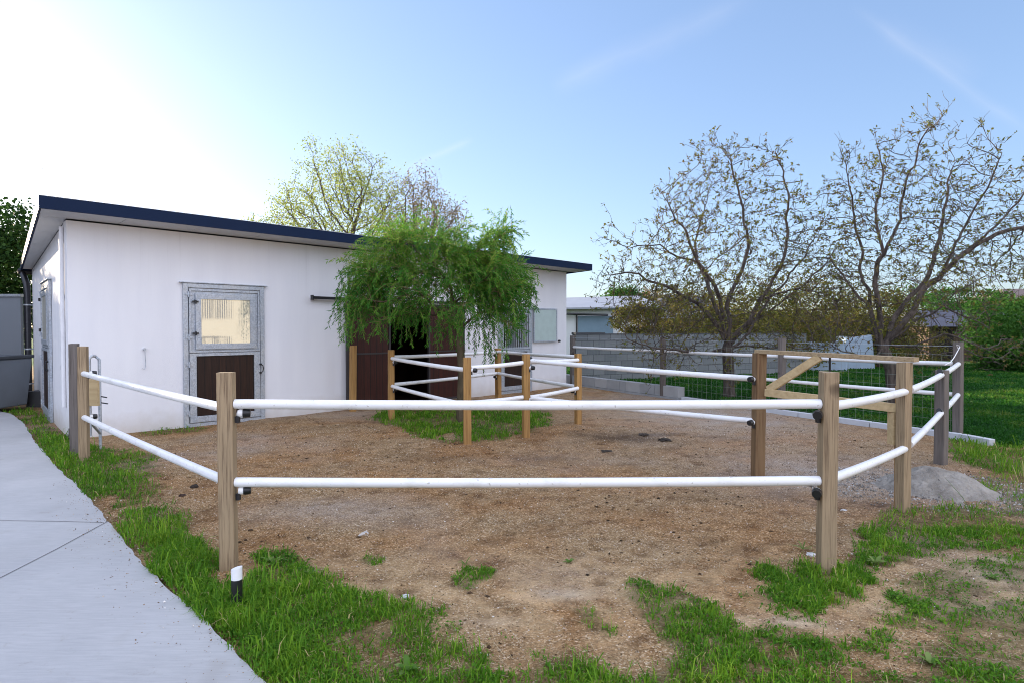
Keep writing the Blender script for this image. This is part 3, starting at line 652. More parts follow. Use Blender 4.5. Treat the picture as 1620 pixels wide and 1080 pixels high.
# ------------------------------------------------------------ fences
def post(parent, x, y, top, w=.10, mat=None, rz=0.0, lean=(0, 0), name='post', label=None):
    b = MB(); Mx = Matrix.Translation((x, y, 0)) @ Matrix.Rotation(rz, 4, 'Z') @ Matrix.Rotation(lean[0], 4, 'X') @ Matrix.Rotation(lean[1], 4, 'Y')
    # cut in slices so the edges are not perfectly straight
    n = 9; vs = []; fs = []
    for i in range(n+1):
        z = -.25+(top+.25)*i/n
        for (sx, sy) in ((-1,-1),(1,-1),(1,1),(-1,1)):
            j = random.uniform(-.0016, .0016)
            vs.append(Mx @ Vector((sx*(w/2+j), sy*(w/2+random.uniform(-.0016, .0016)), z+(random.uniform(-.004, .004) if i == n else 0))))
    for i in range(n):
        for k in range(4): fs.append((i*4+k, i*4+(k+1) % 4, (i+1)*4+(k+1) % 4, (i+1)*4+k))
    fs.append((n*4, n*4+1, n*4+2, n*4+3)); fs.append((3,2,1,0)); b.add(vs, fs)
    return b.build(name, mat or M_post, parent, bevel=.004)
def rail(parent, a, b_, r=.031, sag=.0):
    a, b_ = Vector(a), Vector(b_); pts = []
    for i in range(9):
        k = i/8; p = a.lerp(b_, k); p.z -= sag*4*k*(1-k); pts.append(p)
    b = MB(); b.tube(pts, r, 14); return b.build('rail', M_rail, parent, smooth=True)
def insulator(parent, p, d):
    """black cap with white collar on the side of a post, pointing along d"""
    p = Vector(p); d = Vector(d).normalized(); b = MB(); b.cm = 0
    b.tube([p, p+d*.012, p+d*.03], [.020, .026, .026], 12); b.cm = 1; b.tube([p+d*.031, p+d*.04], [.030, .030], 12); b.tube([p+d*.041, p+d*.075], [.031, .027], 12)
    b.cm = 1; b.box(p.x-.012, p.x+.012, p.y-.012, p.y+.012, p.z-.06, p.z-.018)
    return b.build('insulator', [M_rail, M_black], parent, smooth=True)
def fence(name, label, posts, runs, group=None, cat='fence', zs_=(1.06,.575)):
    """posts: (x, y, top, w, mat, rz); runs: (i, j, offset side)"""
    e = empty(name, (0, 0, 0), 0, label, cat, group); e.location = (posts[0][0], posts[0][1], 0); ox, oy = posts[0][0], posts[0][1]
    for (x, y, top, w, mat, rz) in posts: post(e, x-ox, y-oy, top, w, mat, rz, (random.uniform(-.006,.006), random.uniform(-.006,.006)))
    return e, (ox, oy)
PF = {'fl': (-1.83,3.83,1.275), 'fr': (2.03,3.83,1.275), 'l': (-5.02,6.98,1.345), 'g2': (3.38,5.10,1.30), 'g1': (2.575,6.23,1.30), 'r1': (4.91,6.81,1.08), 'r2': (6.40,8.55,1.35),
      'p1': (-2.02,9.96,1.20), 'p2': (-.60,8.0,1.17), 'p3': (.20,8.52,1.19), 'p4': (-.29,12.6,1.14), 'p5': (1.07,9.64,1.15)}
def xy(k): return Vector((PF[k][0], PF[k][1], 0))
def between(e, o, a, b_, zlist, off=0.0, r=.031, gap=.05, za=None):
    o = Vector((*o, 0)); d = (b_-a).normalized(); s = Vector((d.y, -d.x, 0))*off
    for i, z in enumerate(zlist):
        z0, z1 = z if isinstance(z, tuple) else (z, z)
        rail(e, a-o+s+d*gap+Vector((0,0,z0)), b_-o+s-d*gap+Vector((0,0,z1)), r, .009)

fe, o = fence('paddock_fence', 'front paddock fence of two white pipe rails between three pale square posts', [(*PF['fl'], .093, M_post, .16), (*PF['fr'], .095, M_post, -.12), (*PF['l'], .09, M_post, .3)], None)
between(fe, o, xy('fl'), xy('fr'), [(1.07,1.07), (.565,.575)], -.0)
between(fe, o, xy('l'), xy('fl'), [(1.03,1.04), (.52,.565)], 0)
between(fe, o, xy('fr'), xy('g2'), [(1.05,1.02), (.575,.535)], 0, gap=.055)
O = Vector((*o, 0))
for k, dxy in (('fl', (.3,.95)), ('fr', (-.75,.1))):
    for z in (1.01, .51):
        p = xy(k)-O+Vector((.066 if k == 'fl' else -.062, .0, z)); insulator(fe, p, (1, .35, 0) if k == 'fl' else (-.5, -.85, -.1))
for z in (1.03, .52): insulator(fe, xy('l')-O+Vector((.055,.02,z)), (.7,.7,0))

# left post companion with board and small galvanised gate
e = empty('wooden_wall_post', (-5.32, 7.25, 0), 0, 'weathered timber post between the fence post and the white stable corner', 'post')
post(e, 0, 0, 1.37, .09, M_postgrey, .3); b = MB(); b.box(.12,.30,-.03,.01,.62,.97); b.build('board', M_new, e, bevel=.004)
b = MB(); bx, by = -5.32, 7.25
g0 = P(141, 562, 7.25); g1 = P(157, 566, 7.6)
e = empty('metal_barrier', (g0.x, g0.y, 0), 0, 'small galvanised tube barrier standing behind the left fence post', 'barrier')
g1 = g1-Vector((g0.x, g0.y, 0)); h1 = 1.19
b = MB(); b.tube([(0,0,.25),(0,0,h1),(.03,.01,h1+.035),(g1.x-.03, g1.y-.03, h1+.015),(g1.x, g1.y, h1-.03),(g1.x, g1.y, .02)], .018, 10); b.tube([(0,0,.42),(g1.x,g1.y,.22)], .016, 8); b.build('tube_frame', M_galv, e, smooth=True)
b = MB(); b.tube([(g1.x-.02,g1.y,.70),(g1.x+.09,g1.y,.68)], .008, 6); b.tube([(g1.x-.02,g1.y,.62),(g1.x+.10,g1.y,.60)], .008, 6); b.build('latch', M_black, e)

# pen round the willow
fe, o = fence('willow_pen_fence', 'five sided pen of golden posts and white rails around the willow', [(*PF[k], w, M_postgold, rz) for k, w, rz in (('p1',.09,.5),('p2',.10,.2),('p3',.095,.3),('p4',.10,.7),('p5',.09,.4))], None)
zz = [(1.04,1.04),(.60,.56)]
between(fe, o, xy('p1'), xy('p2'), [(1.06,1.0),(.60,.53)]); between(fe, o, xy('p2'), xy('p3'), [(1.03,1.07),(.56,.58)]); between(fe, o, xy('p3'), xy('p5'), [(1.08,1.05),(.57,.60)], .02)
between(fe, o, xy('p5'), xy('p4'), [(1.10,1.07),(.62,.62)], -.02); between(fe, o, xy('p4'), xy('p1'), [(1.06,1.08),(.62,.62)], .0)
O = Vector((*o, 0))
for k, dd_ in (('p1',(.8,-.6,0)),('p2',(.9,-.3,0)),('p5',(-.8,-.5,0)),('p3',(.8,-.5,0)),('p4',(-.6,-.8,0))):
    for z in (1.0,.55): insulator(fe, xy(k)-O+Vector(dd_).normalized()*.062+Vector((0,0,z)), dd_)

# diagonal division from the pen to the gate post
fe, o = fence('division_fence', 'long white double rail running from the willow pen to the dark gate post', [(*PF['g1'], .105, wood('stained_post_wood', (.24,.15,.075), (.10,.05,.025)), .1)], None)
between(fe, o, xy('p3')+Vector((.05,-.07,0)), xy('g1'), [(1.10,1.03),(.575,.585)], 0, gap=.045)
insulator(fe, Vector((-.06,-.03,1.03)), (-.8,-.5,0)); insulator(fe, Vector((-.06,-.03,.58)), (-.8,-.5,0))

# timber gate between the two gate posts
a = xy('g1'); c = xy('g2'); O = Vector(c); d = (c-a).normalized(); Ln = (c-a).length; s = Vector((d.y, -d.x, 0))
gate = empty('timber_gate', (c.x, c.y, 0), 0, 'unpainted timber gate frame with diagonal brace beside the sand heap', 'gate')
ga = a-c
post(gate, 0, .05, 1.06, .085, M_postgold, .3, name='post')
def board(name, p, q, w, h, mat): b = MB(); b.beam(p, q, w, h); return b.build(name, mat, gate, bevel=.003)
up = lambda v, z: v+Vector((0,0,z))
board('top_rail', up(ga-d*.02, 1.315), up(d*.07-s*0, 1.29), .10, .04, M_beam)
post(gate, -.045, -.03, 1.268, .085, M_post, .35, name='post')
k1 = ga+d*Ln*.42
board('brace', up(ga+d*.13+s*.03, .93), up(ga+d*Ln*.47+s*.03, 1.285), .04, .075, M_new)
board('middle_rail', up(ga+d*.10+s*.03, .90), up(-d*.06+s*.03, .87), .045, .075, M_new)
board('short_stile', up(-d*.10+s*.02, .83), up(-d*.10+s*.02, .55), .045, .085, M_new)

# right side fence
fe, o = fence('side_paddock_fence', 'right hand paddock fence with a short grey post in front of the lawn', [(*PF['r1'], .105, M_postgrey, .5)], None)
between(fe, o, xy('g2')+Vector((.06,.06,0)), xy('r1'), [(1.02,1.03),(.545,.60)], 0, gap=.03); between(fe, o, xy('r1'), xy('r2'), [(1.03,1.05),(.60,.61)], 0)
for z in (1.05,.61): insulator(fe, Vector((-.055,-.055,z)), (-.6,-.6,.3))

# rear fence along the lawn
rp = [(6.40,8.55,1.36), (4.93,10.9,1.38), (3.42,13.5,1.36), (1.67,16.5,1.36)]
fe, o = fence('lawn_fence', 'rear fence of grey weathered posts and white rails with wire mesh along the lawn', [(x, y, t, .10, M_postgrey, .5) for x, y, t in rp], None)
for i in range(3):
    a, c = Vector((*rp[i][:2], 0)), Vector((*rp[i+1][:2], 0)); between(fe, o, a, c, [1.05,.61], -.0, gap=.052)
O = Vector((*o, 0)); b = MB(); M_wire = plain('fence_wire', (.22,.26,.22), .5, metal=.5)
a, c = Vector((*rp[0][:2], 0)), Vector((*rp[3][:2], 0)); dv = (c-a); s = Vector((-dv.y, dv.x, 0)).normalized()*-.075; nV = 74
for i in range(nV+1):
    p = a+dv*i/nV-O+s; b.tube([p+Vector((0,0,.06)), p+Vector((0,0,1.18))], .0021, 3, False)
for z in (.08,.22,.37,.52,.68,.84,1.0,1.17): b.tube([a-O+s+Vector((0,0,z)), c-O+s+Vector((0,0,z))], .0024, 3, False)
b.build('wire_mesh', M_wire, fe)
b = MB(); b.tube([a-O+Vector((0,-.05,1.30)), c-O+Vector((0,-.05,1.30))], .003, 5); b.build('top_wire', M_galv, fe)
b = MB(); p = Vector((0,0,0))
b.tube([(-.02,-.05,1.30),(-.06,-.06,1.24),(-.14,-.10,1.15),(-.26,-.2,1.09),(-.5,-.42,1.06)], .006, 6); b.tube([(-.03,-.05,1.31),(-.08,-.06,1.32),(-.05,-.05,1.27),(-.02,-.05,1.30)], .006, 6); b.tube([(-.26,-.2,1.12),(-.262,-.2,.93)], .003, 5)
b.build('white_cord', M_rail, fe)
e = empty('metal_stake', (5.3, 9.95, 0), 0, 'thin dark metal stake in front of the lawn behind the timber gate', 'stake')
b = MB(); b.box(-.018,.018,-.003,.003,-.2,1.08); b.box(-.003,.003,-.018,-.0035,-.2,1.08); b.build('stake_profile', M_black, e)

# leaning loose post by the sliding door
x, y = G(558, 652); e = empty('leaning_post', (x, y, 0), 0, 'loose golden timber post upright against the left sliding door', 'post')
post(e, 0, 0, 1.24, .10, M_postgold, .7, (0, .012))

# low block wall and kerb under the rear fence
M_block = plain('concrete_block', (.30,.31,.31), .9, .2, .16, 4, bump=.5, bs=90)
M_block2 = plain('pale_concrete_block', (.36,.365,.36), .9, .2, .16, 4, bump=.5, bs=90)
e = empty('low_block_wall', (3.72, 13.1, 0), 0, 'low wall of grey concrete blocks below the rear fence next to the stable', 'wall')
a = Vector((3.72,13.1,0)); c = Vector((1.15,17.5,0)); dv = (c-a).normalized(); tot = (c-a).length; k = 0; tpos = 0; lay = MB(); lay2 = MB()
while tpos < tot:
    ln = .49 if k not in (1, 4) else .24
    p = dv*tpos; q = dv*(tpos+ln-.008); (lay if (k*7) % 3 else lay2).beam(p+Vector((0,0,.16)), q+Vector((0,0,.16)), .20, .23+random.uniform(-.004,.004)); tpos += ln; k += 1
lay.build('block_course', M_block, e, bevel=.004); lay2.build('block_course', M_block2, e, bevel=.004)
b = MB(); b.beam(dv*-.02+Vector((0,0,-.03)), dv*tot+Vector((0,0,-.03)), .26, .14); b.build('footing', M_block, e)
b = MB(); pts = [(3.72,12.98),(5.1,10.55),(6.33,8.38),(6.42,7.95)]
for (p, q) in zip(pts[:-1], pts[1:]):
    a, c = Vector((*p, .03)), Vector((*q, .03)); n = max(1, int((c-a).length/1.0))
    for i in range(n): b.beam(a.lerp(c, i/n), a.lerp(c, (i+1)/n-.006), .10, .10+random.uniform(-.006,.006))
b.build('kerb', plain('kerb_concrete', (.50,.52,.54), .85, .2, .15, 5, bump=.4), kind='structure', bevel=.006)

# ------------------------------------------------------------ sand heap
n = 70; sx = np.linspace(-1.9, 1.7, n*2); sy = np.linspace(-1.3, 1.3, n); gx, gy = np.meshgrid(sx, sy); X = gx.ravel(); Y = gy.ravel(); X = X+.28*(fbm(X+3, Y+1, 2.6, 3)-.5); Y = Y+.28*(fbm(X+13, Y+7, 2.6, 3)-.5)
r2 = ((X-.05)/.66)**2+(Y/.62)**2; hgt = (.30*np.exp(-r2*2.2)+.05*np.exp(-(((X-.35)/.25)**2+((Y+.2)/.3)**2)))+.06*np.exp(-(((X+.7)/.5)**2+((Y+.1)/.42)**2)*1.6)*.7
hgt = hgt*(1+.55*(fbm(X, Y, 2.3, 4)-.5))+.05*(fbm(X+9, Y, 5, 4)-.5)+.03*(fbm(X+2, Y+6, 17, 3)-.5)-.085
m = Mat('grey_sand', .95, .15); nn_ = m.noise(3.5, 7, None, .7); fi = m.noise(160, 3)
c = m.ramp(nn_, [(.36,(.24,.205,.16)),(.5,(.40,.355,.29)),(.64,(.54,.49,.42))]); c = m.mix(m.ramp(fi, [(.4,(0,0,0)),(.7,(.6,.6,.6))]), c, (.45,.44,.42)); m.color(c); m.bump(m.math('ADD', m.math('MULTIPLY', fi, .25), m.math('MULTIPLY', m.noise(18, 6), 1.6)), 1.0, .08)
ii = np.arange((n-1)*(2*n-1)); r_, c_ = ii//(2*n-1), ii % (2*n-1); v0 = r_*2*n+c_
so = np_mesh('sand_pile', np.stack([X, Y, hgt], 1), np.stack([v0, v0+1, v0+2*n+1, v0+2*n], 1), m.m, smooth=True, label='low heap of pale grey sand beside the timber gate', cat='sand heap'); so.location = (4.05, 5.82, 0)

n = 5200; a_ = rng.random(n)*6.283; q_ = rng.random(n)**.7; x = 4.0+np.cos(a_)*q_*1.15; y = 5.82+np.sin(a_)*q_*.85; r2 = ((x-4.1)/.66)**2+((y-5.82)/.62)**2
r = .003+.011*rng.random(n)**4; z = np.maximum(height(x, y), .30*np.exp(-r2*2.2)*.9-.085+.0)+r*.2
V = (O_[None]+(rng.random((n, 6, 3))-.5)*.5)*(.6+.8*rng.random((n, 1, 3)))*r[:,None,None]+np.stack([x, y, z], 1)[:,None]
np_mesh('sand_clods', V.reshape(-1, 3), (OF[None]+np.arange(n)[:,None,None]*6).reshape(-1, 3), foliage('clods', [(0,(.12,.105,.09)),(.6,(.28,.265,.24)),(1,(.5,.48,.45))], 0, .9), attr={'tint': np.repeat(rng.random(n), 6)}, kind='stuff')

# ------------------------------------------------------------ small ground things
x, y = G(375, 962); e = empty('bollard_light', (x, y, 0), 0, 'small black garden bollard lamp with slanted white top at the path edge', 'bollard lamp')
b = MB(); b.tube([(0,0,-.05),(0,0,.165)], .029, 24); b.build('tube', M_black, e, smooth=True)
b = MB(); ringv = []; nseg = 24
for k in range(nseg): a = 2*math.pi*k/nseg; ringv.append((math.cos(a)*.029, math.sin(a)*.029))
b.add([(x, y, .166) for x, y in ringv]+[(x, y, .228+x*.25) for x, y in ringv], [tuple(range(nseg))[::-1], tuple(range(nseg, 2*nseg))]+[(k, (k+1) % nseg, nseg+(k+1) % nseg, nseg+k) for k in range(nseg)])
b.build('diffuser', plain('frosted_white', (.82,.82,.82), .4), e, smooth=True)
def rock(px, py, r, c, name, label, cat, flat=.6, seed=0, rag=.25):
    x, y = G(px, py); bm = bmesh.new(); bmesh.ops.create_icosphere(bm, subdivisions=3, radius=r); rr = random.Random(seed+px)
    ph = [rr.random()*6 for _ in range(6)]
    for v in bm.verts:
        q = v.co/r; k = 1+rag*(math.sin(q.x*3+ph[0])*math.cos(q.y*4+ph[1])+.5*math.sin(q.z*7+ph[2]+q.x*6))+rr.uniform(-.06,.06)*rag*3; v.co *= k; v.co.z *= flat
    me = bpy.data.meshes.new(name); bm.to_mesh(me); bm.free(); me.materials.append(plain(name+'_surface', c, .9, .2, .3, 30, bump=.6)); o = bpy.data.objects.new(name, me); col.objects.link(o)
    o.location = (x, y, float(height(np.array([x]), np.array([y]))[0])+r*flat*.3); tag(o, label, cat)
rock(641, 945, .022, (.55,.55,.53), 'stone', 'whitish round stone at the edge of the front grass', 'stone')
rock(1284, 876, .030, (.58,.56,.53), 'stone', 'pale stone just left of the front right fence post', 'stone', .45)
rock(1335, 807, .024, (.50,.48,.45), 'stone', 'pale stone behind the front right fence post', 'stone', .4)
rock(755, 847, .0, (.5,.5,.5), 'stone', 'x', 'stone') if 0 else None
rock(308, 770, .035, (.035,.026,.02), 'dung', 'dark clod of manure left of the front left post, nearer the stable door', 'manure', .6, 3)
rock(288, 785, .028, (.05,.03,.022), 'dung', 'small brown clod of manure by the left grass strip', 'manure', .6, 5)
rock(1052, 697, .085, (.035,.028,.022), 'dung', 'flat dark manure heap in the middle of the gravel right of the pen', 'manure', .28, 8, .35)
rock(1018, 688, .075, (.045,.035,.027), 'dung', 'dark manure patch just left of the larger heap', 'manure', .22, 9, .35)
rock(960, 714, .07, (.05,.04,.03), 'dung', 'dark manure patch right of the willow pen grass', 'manure', .18, 12, .35)
x, y = G(575, 848); b = MB(); pts = [(math.cos(a)*.035, math.sin(a)*.02, .012+.012*math.sin(a*1.5)) for a in np.linspace(.2, 5.2, 14)]; b.tube(pts, .006, 6)
o_ = b.build('rope_scrap', plain('dirty_white_rope', (.55,.52,.48), .8), smooth=True, label='dirty white scrap of rope lying on the gravel in the foreground', cat='rope'); o_.location = (x, y, .005)
def weed(px, py, n, ln, wd, label, seed=1, c=None):
    x, y = G(px, py); rr = random.Random(seed); V = []; Fs = []; ti = []
    for i in range(n):
        a = 2*math.pi*i/n+rr.uniform(-.3,.3); l = ln*rr.uniform(.6,1.1); el = rr.uniform(.5,1.25); t = rr.uniform(.4,.95); base = len(V); K = 6
        for k in range(K+1):
            u = k/K; w = wd*math.sin(math.pi*min(1,.12+u*.86))**.8*rr.uniform(.85,1.1); e_ = el-u*.9; rad = l*u*math.cos(el*.8); z = l*(math.sin(el)*u-.35*u*u)
            px_, py_ = math.cos(a)*rad, math.sin(a)*rad
            V += [(px_-math.sin(a)*w, py_+math.cos(a)*w, z+w*.4), (px_, py_, z), (px_+math.sin(a)*w, py_-math.cos(a)*w, z+w*.4)]; ti += [t]*3
        for k in range(K):
            q = base+k*3; Fs += [(q, q+1, q+4, q+3), (q+1, q+2, q+5, q+4)]
    o = np_mesh('weed', np.array(V), np.array(Fs), M_weed, attr={'tint': np.array(ti)}, smooth=True, label=label, cat='weed'); o.location = (x, y, .0)
M_weed = foliage('weed_leaves', [(0,(.05,.12,.02)),(.6,(.12,.23,.04)),(1,(.25,.32,.10))], .35)
weed(432, 892, 11, .11, .011, 'bright green leafy weed right of the front left post', 2)
weed(492, 912, 8, .08, .014, 'pale broad leaved weed in the grass right of the bollard lamp', 3)
weed(645, 1062, 7, .09, .016, 'pale thistle like weed in the bottom centre grass', 4)
weed(640, 960, 4, .05, .009, 'tiny upright weed below the whitish stone', 5)
weed(900, 890, 9, .06, .007, 'small sprouting weed in the gravel before the front rail', 6)
weed(736, 893, 6, .10, .004, 'thin upright weed alone in the gravel centre', 7)
weed(1270, 868, 8, .12, .004, 'tall thin weed left of the front right post', 8)
weed(1385, 892, 10, .11, .013, 'broad leaved weed right of the front right post', 9)
weed(1470, 1050, 9, .07, .014, 'low leafy weed in the bare earth at the lower right', 10)
weed(1570, 915, 8, .07, .012, 'leafy weed near the pale patch at the right edge', 12)
b = MB(); p = Vector((3.72, 4.75, 0)); b.tube([p, p+Vector((-.10,.02,.20)), p+Vector((-.24,.03,.36))], [.003,.0025,.001], 5)
b.build('tall_stalk', plain('stalk', (.12,.2,.05), .6), label='single tall grass stalk leaning in front of the sand heap', cat='grass stalk')
# pale rubble patch at right
rng2 = np.random.default_rng(3)

# ------------------------------------------------------------ left background: panel wall, bin
e = empty('panel_wall', (-11.2, 13.2, 0), 0, 'grey metal panel wall behind the dark downpipe', 'wall')
b = MB()
for i in range(6):
    x1 = .35-i*.62; b.box(x1-.61, x1, 0, .08, -.1, 2.25)
b.build('panel', M_concrete_wall, e, bevel=.01)
b = MB(); b.box(-3.4, .37, -.03, .11, 2.252, 2.31); b.build('top_profile', M_galv, e)
x0, y0 = -9.72, 11.3
e = empty('refuse_container', (x0, y0, 0), 0, 'dark grey refuse container with flat lid at the far left end of the path', 'container')
b = MB(); b.add([(-.62,-.36,.08),(.24,-.36,.08),(.24,.36,.08),(-.62,.36,.08),(-.68,-.42,.98),(.30,-.42,.98),(.30,.42,.98),(-.68,.42,.98)], [(3,2,1,0),(4,5,6,7),(0,1,5,4),(1,2,6,5),(2,3,7,6),(3,0,4,7)]); b.build('body', plain('container_grey', (.17,.19,.21), .5, .5, .15, 3), e, bevel=.02)
b = MB(); b.box(-.72,.33,-.45,.45,.985,1.05); b.build('lid', plain('container_lid', (.035,.04,.045), .4), e, bevel=.02)
b = MB(); b.tube([(.31,-.38,.9),(.25,-.45,.7),(.0,-.47,.5),(-.3,-.46,.42)], .018, 8); b.build('hose', M_black, e, smooth=True)
b = MB(); b.add([(.0,0,0),(.16,0,0),(.20,0,.32),(.10,0,.62),(.0,0,.55),(0,.06,0),(.16,.06,0),(.20,.06,.32),(.10,.06,.62),(.0,.06,.55)], [(0,1,2,3,4),(9,8,7,6,5),(0,5,6,1),(1,6,7,2),(2,7,8,3),(3,8,9,4),(4,9,5,0)])
o_ = b.build('plastic_sheet', plain('pale_sheet', (.45,.48,.52), .6), label='pale plastic board leaning between the container and the downpipe', cat='board', bevel=.01); o_.location = (-9.45, 11.95, .32)
# support it: a dark crate
b = MB(); b.box(-.25,.28,-.15,.15,-.05,.315); o_ = b.build('crate', plain('crate_dark', (.05,.05,.05), .7), label='dark crate under the pale board by the downpipe', cat='crate', bevel=.01); o_.location = (-9.40, 11.98, 0)

# ------------------------------------------------------------ background buildings
M_cbw = Mat('block_masonry', .9, .2)
def blockwall_mat():
    m = M_cbw; br = m.n('ShaderNodeTexBrick'); br.inputs['Scale'].default_value = 1; br.inputs['Brick Width'].default_value = .40; br.inputs['Row Height'].default_value = .20; br.inputs['Mortar Size'].default_value = .008
    br.inputs['Color1'].default_value = (.17,.185,.185,1); br.inputs['Color2'].default_value = (.24,.25,.245,1); br.inputs['Mortar'].default_value = (.09,.095,.095,1)
    mp = m.n('ShaderNodeMapping'); mp.inputs['Rotation'].default_value = (R(90), 0, 0); m.l(m.co, mp.inputs[0]); m.l(mp.outputs[0], br.inputs['Vector'])
    m.color(m.mix(m.noise(3, 5), br.outputs['Color'], m.mix(1, br.outputs['Color'], (.75,.78,.8), 'MULTIPLY'))); m.bump(br.outputs['Fac'], -.4, .01); return m.m
blockwall_mat()
a = Vector((1.85,17.3,0)); c = Vector((10.5,21.3,0))
bw = empty('block_wall', a, math.atan2((c-a).y, (c-a).x), 'tall grey concrete block wall behind the walnut tree and lawn', 'wall')
b = MB(); b.box(0,(c-a).length,0,.2,-.2,1.38); b.build('masonry', M_cbw.m, bw)
b = MB(); b.box(-.02,1.0,-.015,.215,1.382,1.44); b.box(1.02,(c-a).length,-.012,.212,1.382,1.405); b.build('coping', plain('dark_coping', (.06,.065,.07), .8), bw)
M_white2 = plain('pale_render', (.62,.63,.63), .8, .2, .08, 1.5); M_roofg = plain('grey_roofing', (.30,.32,.35), .7, .2, .12, 1.5)
hb = empty('white_shed', (2.0, 29, 0), 0, 'long low white shed with pale grey roof seen beyond the block wall', 'shed')
b = MB(); b.box(0,5.1,0,5,-.2,2.6); b.build('wall', M_white2, hb)
b = MB(); b.add([(-.3,-.5,2.45),(5.2,-.5,2.55),(5.2,5.2,3.35),(-.3,5.2,3.2),(-.3,-.5,2.53),(5.2,-.5,2.63),(5.2,5.2,3.43),(-.3,5.2,3.28)], [(3,2,1,0),(4,5,6,7),(0,1,5,4),(1,2,6,5),(2,3,7,6),(3,0,4,7)]); b.build('roof', M_roofg, hb)
b = MB(); b.box(1.2,2.9,-.06,-.003,.2,2.15); b.build('door', plain('blue_grey_door', (.16,.24,.30), .6), hb)
b = MB(); b.tube([(-.3,-.35,2.28),(2.6,-.35,2.2)], .05, 8); b.build('gutter', M_black, hb); b = MB(); b.box(1.1,1.16,-.08,-.01,0,2.3); b.build('downpipe', M_black, hb)
hb = empty('brown_shed', (7.0, 30, 0), 0, 'small shed with dark hipped roof and ochre wall behind the first walnut tree', 'shed')
b = MB(); b.box(0,3.6,0,4,-.2,2.1); b.build('wall', plain('ochre_render', (.40,.33,.22), .8), hb)
b = MB(); b.box(-.3,4.2,-.7,-.3,2.05,2.4); b.build('awning', M_roofg, hb)
b = MB(); b.add([(-.3,-.3,2.42),(4,-.3,2.42),(4,4.3,2.42),(-.3,4.3,2.42),(1.2,1.8,3.35),(2.8,1.8,3.35)], [(3,2,1,0),(0,1,5,4),(1,2,5),(2,3,4,5),(3,0,4)]); b.build('roof', plain('dark_roofing', (.07,.075,.09), .8), hb)
b = MB(); b.box(.7,1.6,-.04,-.003,1.0,1.8); b.build('window', M_dark, hb)
hb = empty('old_shed', (20.6, 29.5, 0), R(-6), 'old weathered brown shed with slate roof behind the second walnut tree', 'shed')
b = MB(); b.box(0,4.6,0,3,-.2,1.7); b.build('wall', wood('old_boards', (.13,.085,.055), (.05,.035,.025), 'z', .3), hb)
b = MB(); b.box(3.7,4.7,-.06,-.003,-.1,1.75); b.build('plaster_pier', plain('stained_plaster', (.33,.31,.28), .9, .2, .3, 3), hb)
b = MB(); b.add([(-.3,-.4,1.65),(4.9,-.4,1.65),(4.9,1.6,2.45),(-.3,1.6,2.5),(4.9,3.3,1.7),(-.3,3.3,1.7)], [(0,1,2,3),(3,2,4,5),(0,3,5),(1,4,2),(0,5,4,1)]); b.build('roof', plain('slate_roofing', (.09,.09,.11), .8, .3, .3, 3), hb)
b = MB(); b.box(.4,1.1,-.05,-.003,.1,1.5); b.build('opening', M_dark, hb)
hb = empty('ochre_house', (28.3, 34, 0), 0, 'ochre house corner with small roof at the far right behind the hedge', 'house')
b = MB(); b.box(0,7,0,6,-.2,2.9); b.build('wall', plain('ochre_wall', (.50,.40,.24), .8), hb)
b = MB(); b.add([(-.3,-.3,2.85),(7.3,-.3,2.85),(7.3,6.3,2.85),(-.3,6.3,2.85),(2,3,4.0),(5,3,4.0)], [(3,2,1,0),(0,1,5,4),(1,2,5),(2,3,4,5),(3,0,4)]); b.build('roof', plain('brown_roofing', (.17,.12,.10), .8), hb)
b = MB(); b.box(1,2,-.05,-.003,1.1,2.1); b.build('window', M_dark, hb)
# pale garden things behind second walnut: covered boats of tarpaulin -> stacked pale sheets
for i, (px, w, hgt_, lb) in enumerate(((1300,1.5,1.15,'pale blue tarpaulin covered stack left behind the second walnut trunk'),(1350,1.2,1.35,'taller pale tarpaulin covered stack just left of the second walnut trunk'),(1168,1.3,.9,'low white covered stack seen right of the first walnut trunk'))):
    p = P(px, 560, 22.5+i); b = MB(); b.add([(-w/2,-.5,-.05),(w/2,-.5,-.05),(w/2,.5,-.05),(-w/2,.5,-.05),(-w*.45,-.4,hgt_*.85),(w*.42,-.42,hgt_),(w*.45,.4,hgt_*.9),(-w*.4,.42,hgt_*.95)], [(3,2,1,0),(4,5,6,7),(0,1,5,4),(1,2,6,5),(2,3,7,6),(3,0,4,7)])
    o_ = b.build('covered_stack', plain('tarpaulin', (.24,.31,.37), .5, .4, .2, 3, bump=.4, bs=8), bevel=.08, label=lb, cat='covered stack'); o_.location = (p.x, p.y, 0)

# house beyond the right edge, seen mirrored in the door pane
hr = empty('cream_house', (15.5, -7, 0), R(14), 'cream rendered house standing to the right of the paddock', 'house')
M_cream = plain('cream_render', (.70,.68,.58), .85, .2, .06, 1)
b = MB(); b.box(0,8,0,13,-.2,4.2); b.build('wall', M_cream, hr)
b = MB(); b.add([(-.5,-.5,4.21),(8.5,-.5,4.21),(8.5,13.5,4.21),(-.5,13.5,4.21),(4,3,6.2),(4,10,6.2)], [(3,2,1,0),(0,1,4),(1,2,5,4),(2,3,5),(3,0,4,5)]); b.build('roof', plain('terracotta_tiles', (.25,.10,.06), .8), hr)
for yy in (1.2, 4.3, 7.38, 10.9):
    b = MB(); b.box(-.03,.02,yy,yy+.92,2.02,2.92); w_ = b.build('window', M_dark, hr)
    b = MB()
    for k in range(5): b.tube([(-.09,yy+.12+k*.165,1.97),(-.09,yy+.12+k*.165,2.97)], .012, 6)
    b.build('window_bars', M_galv, w_)

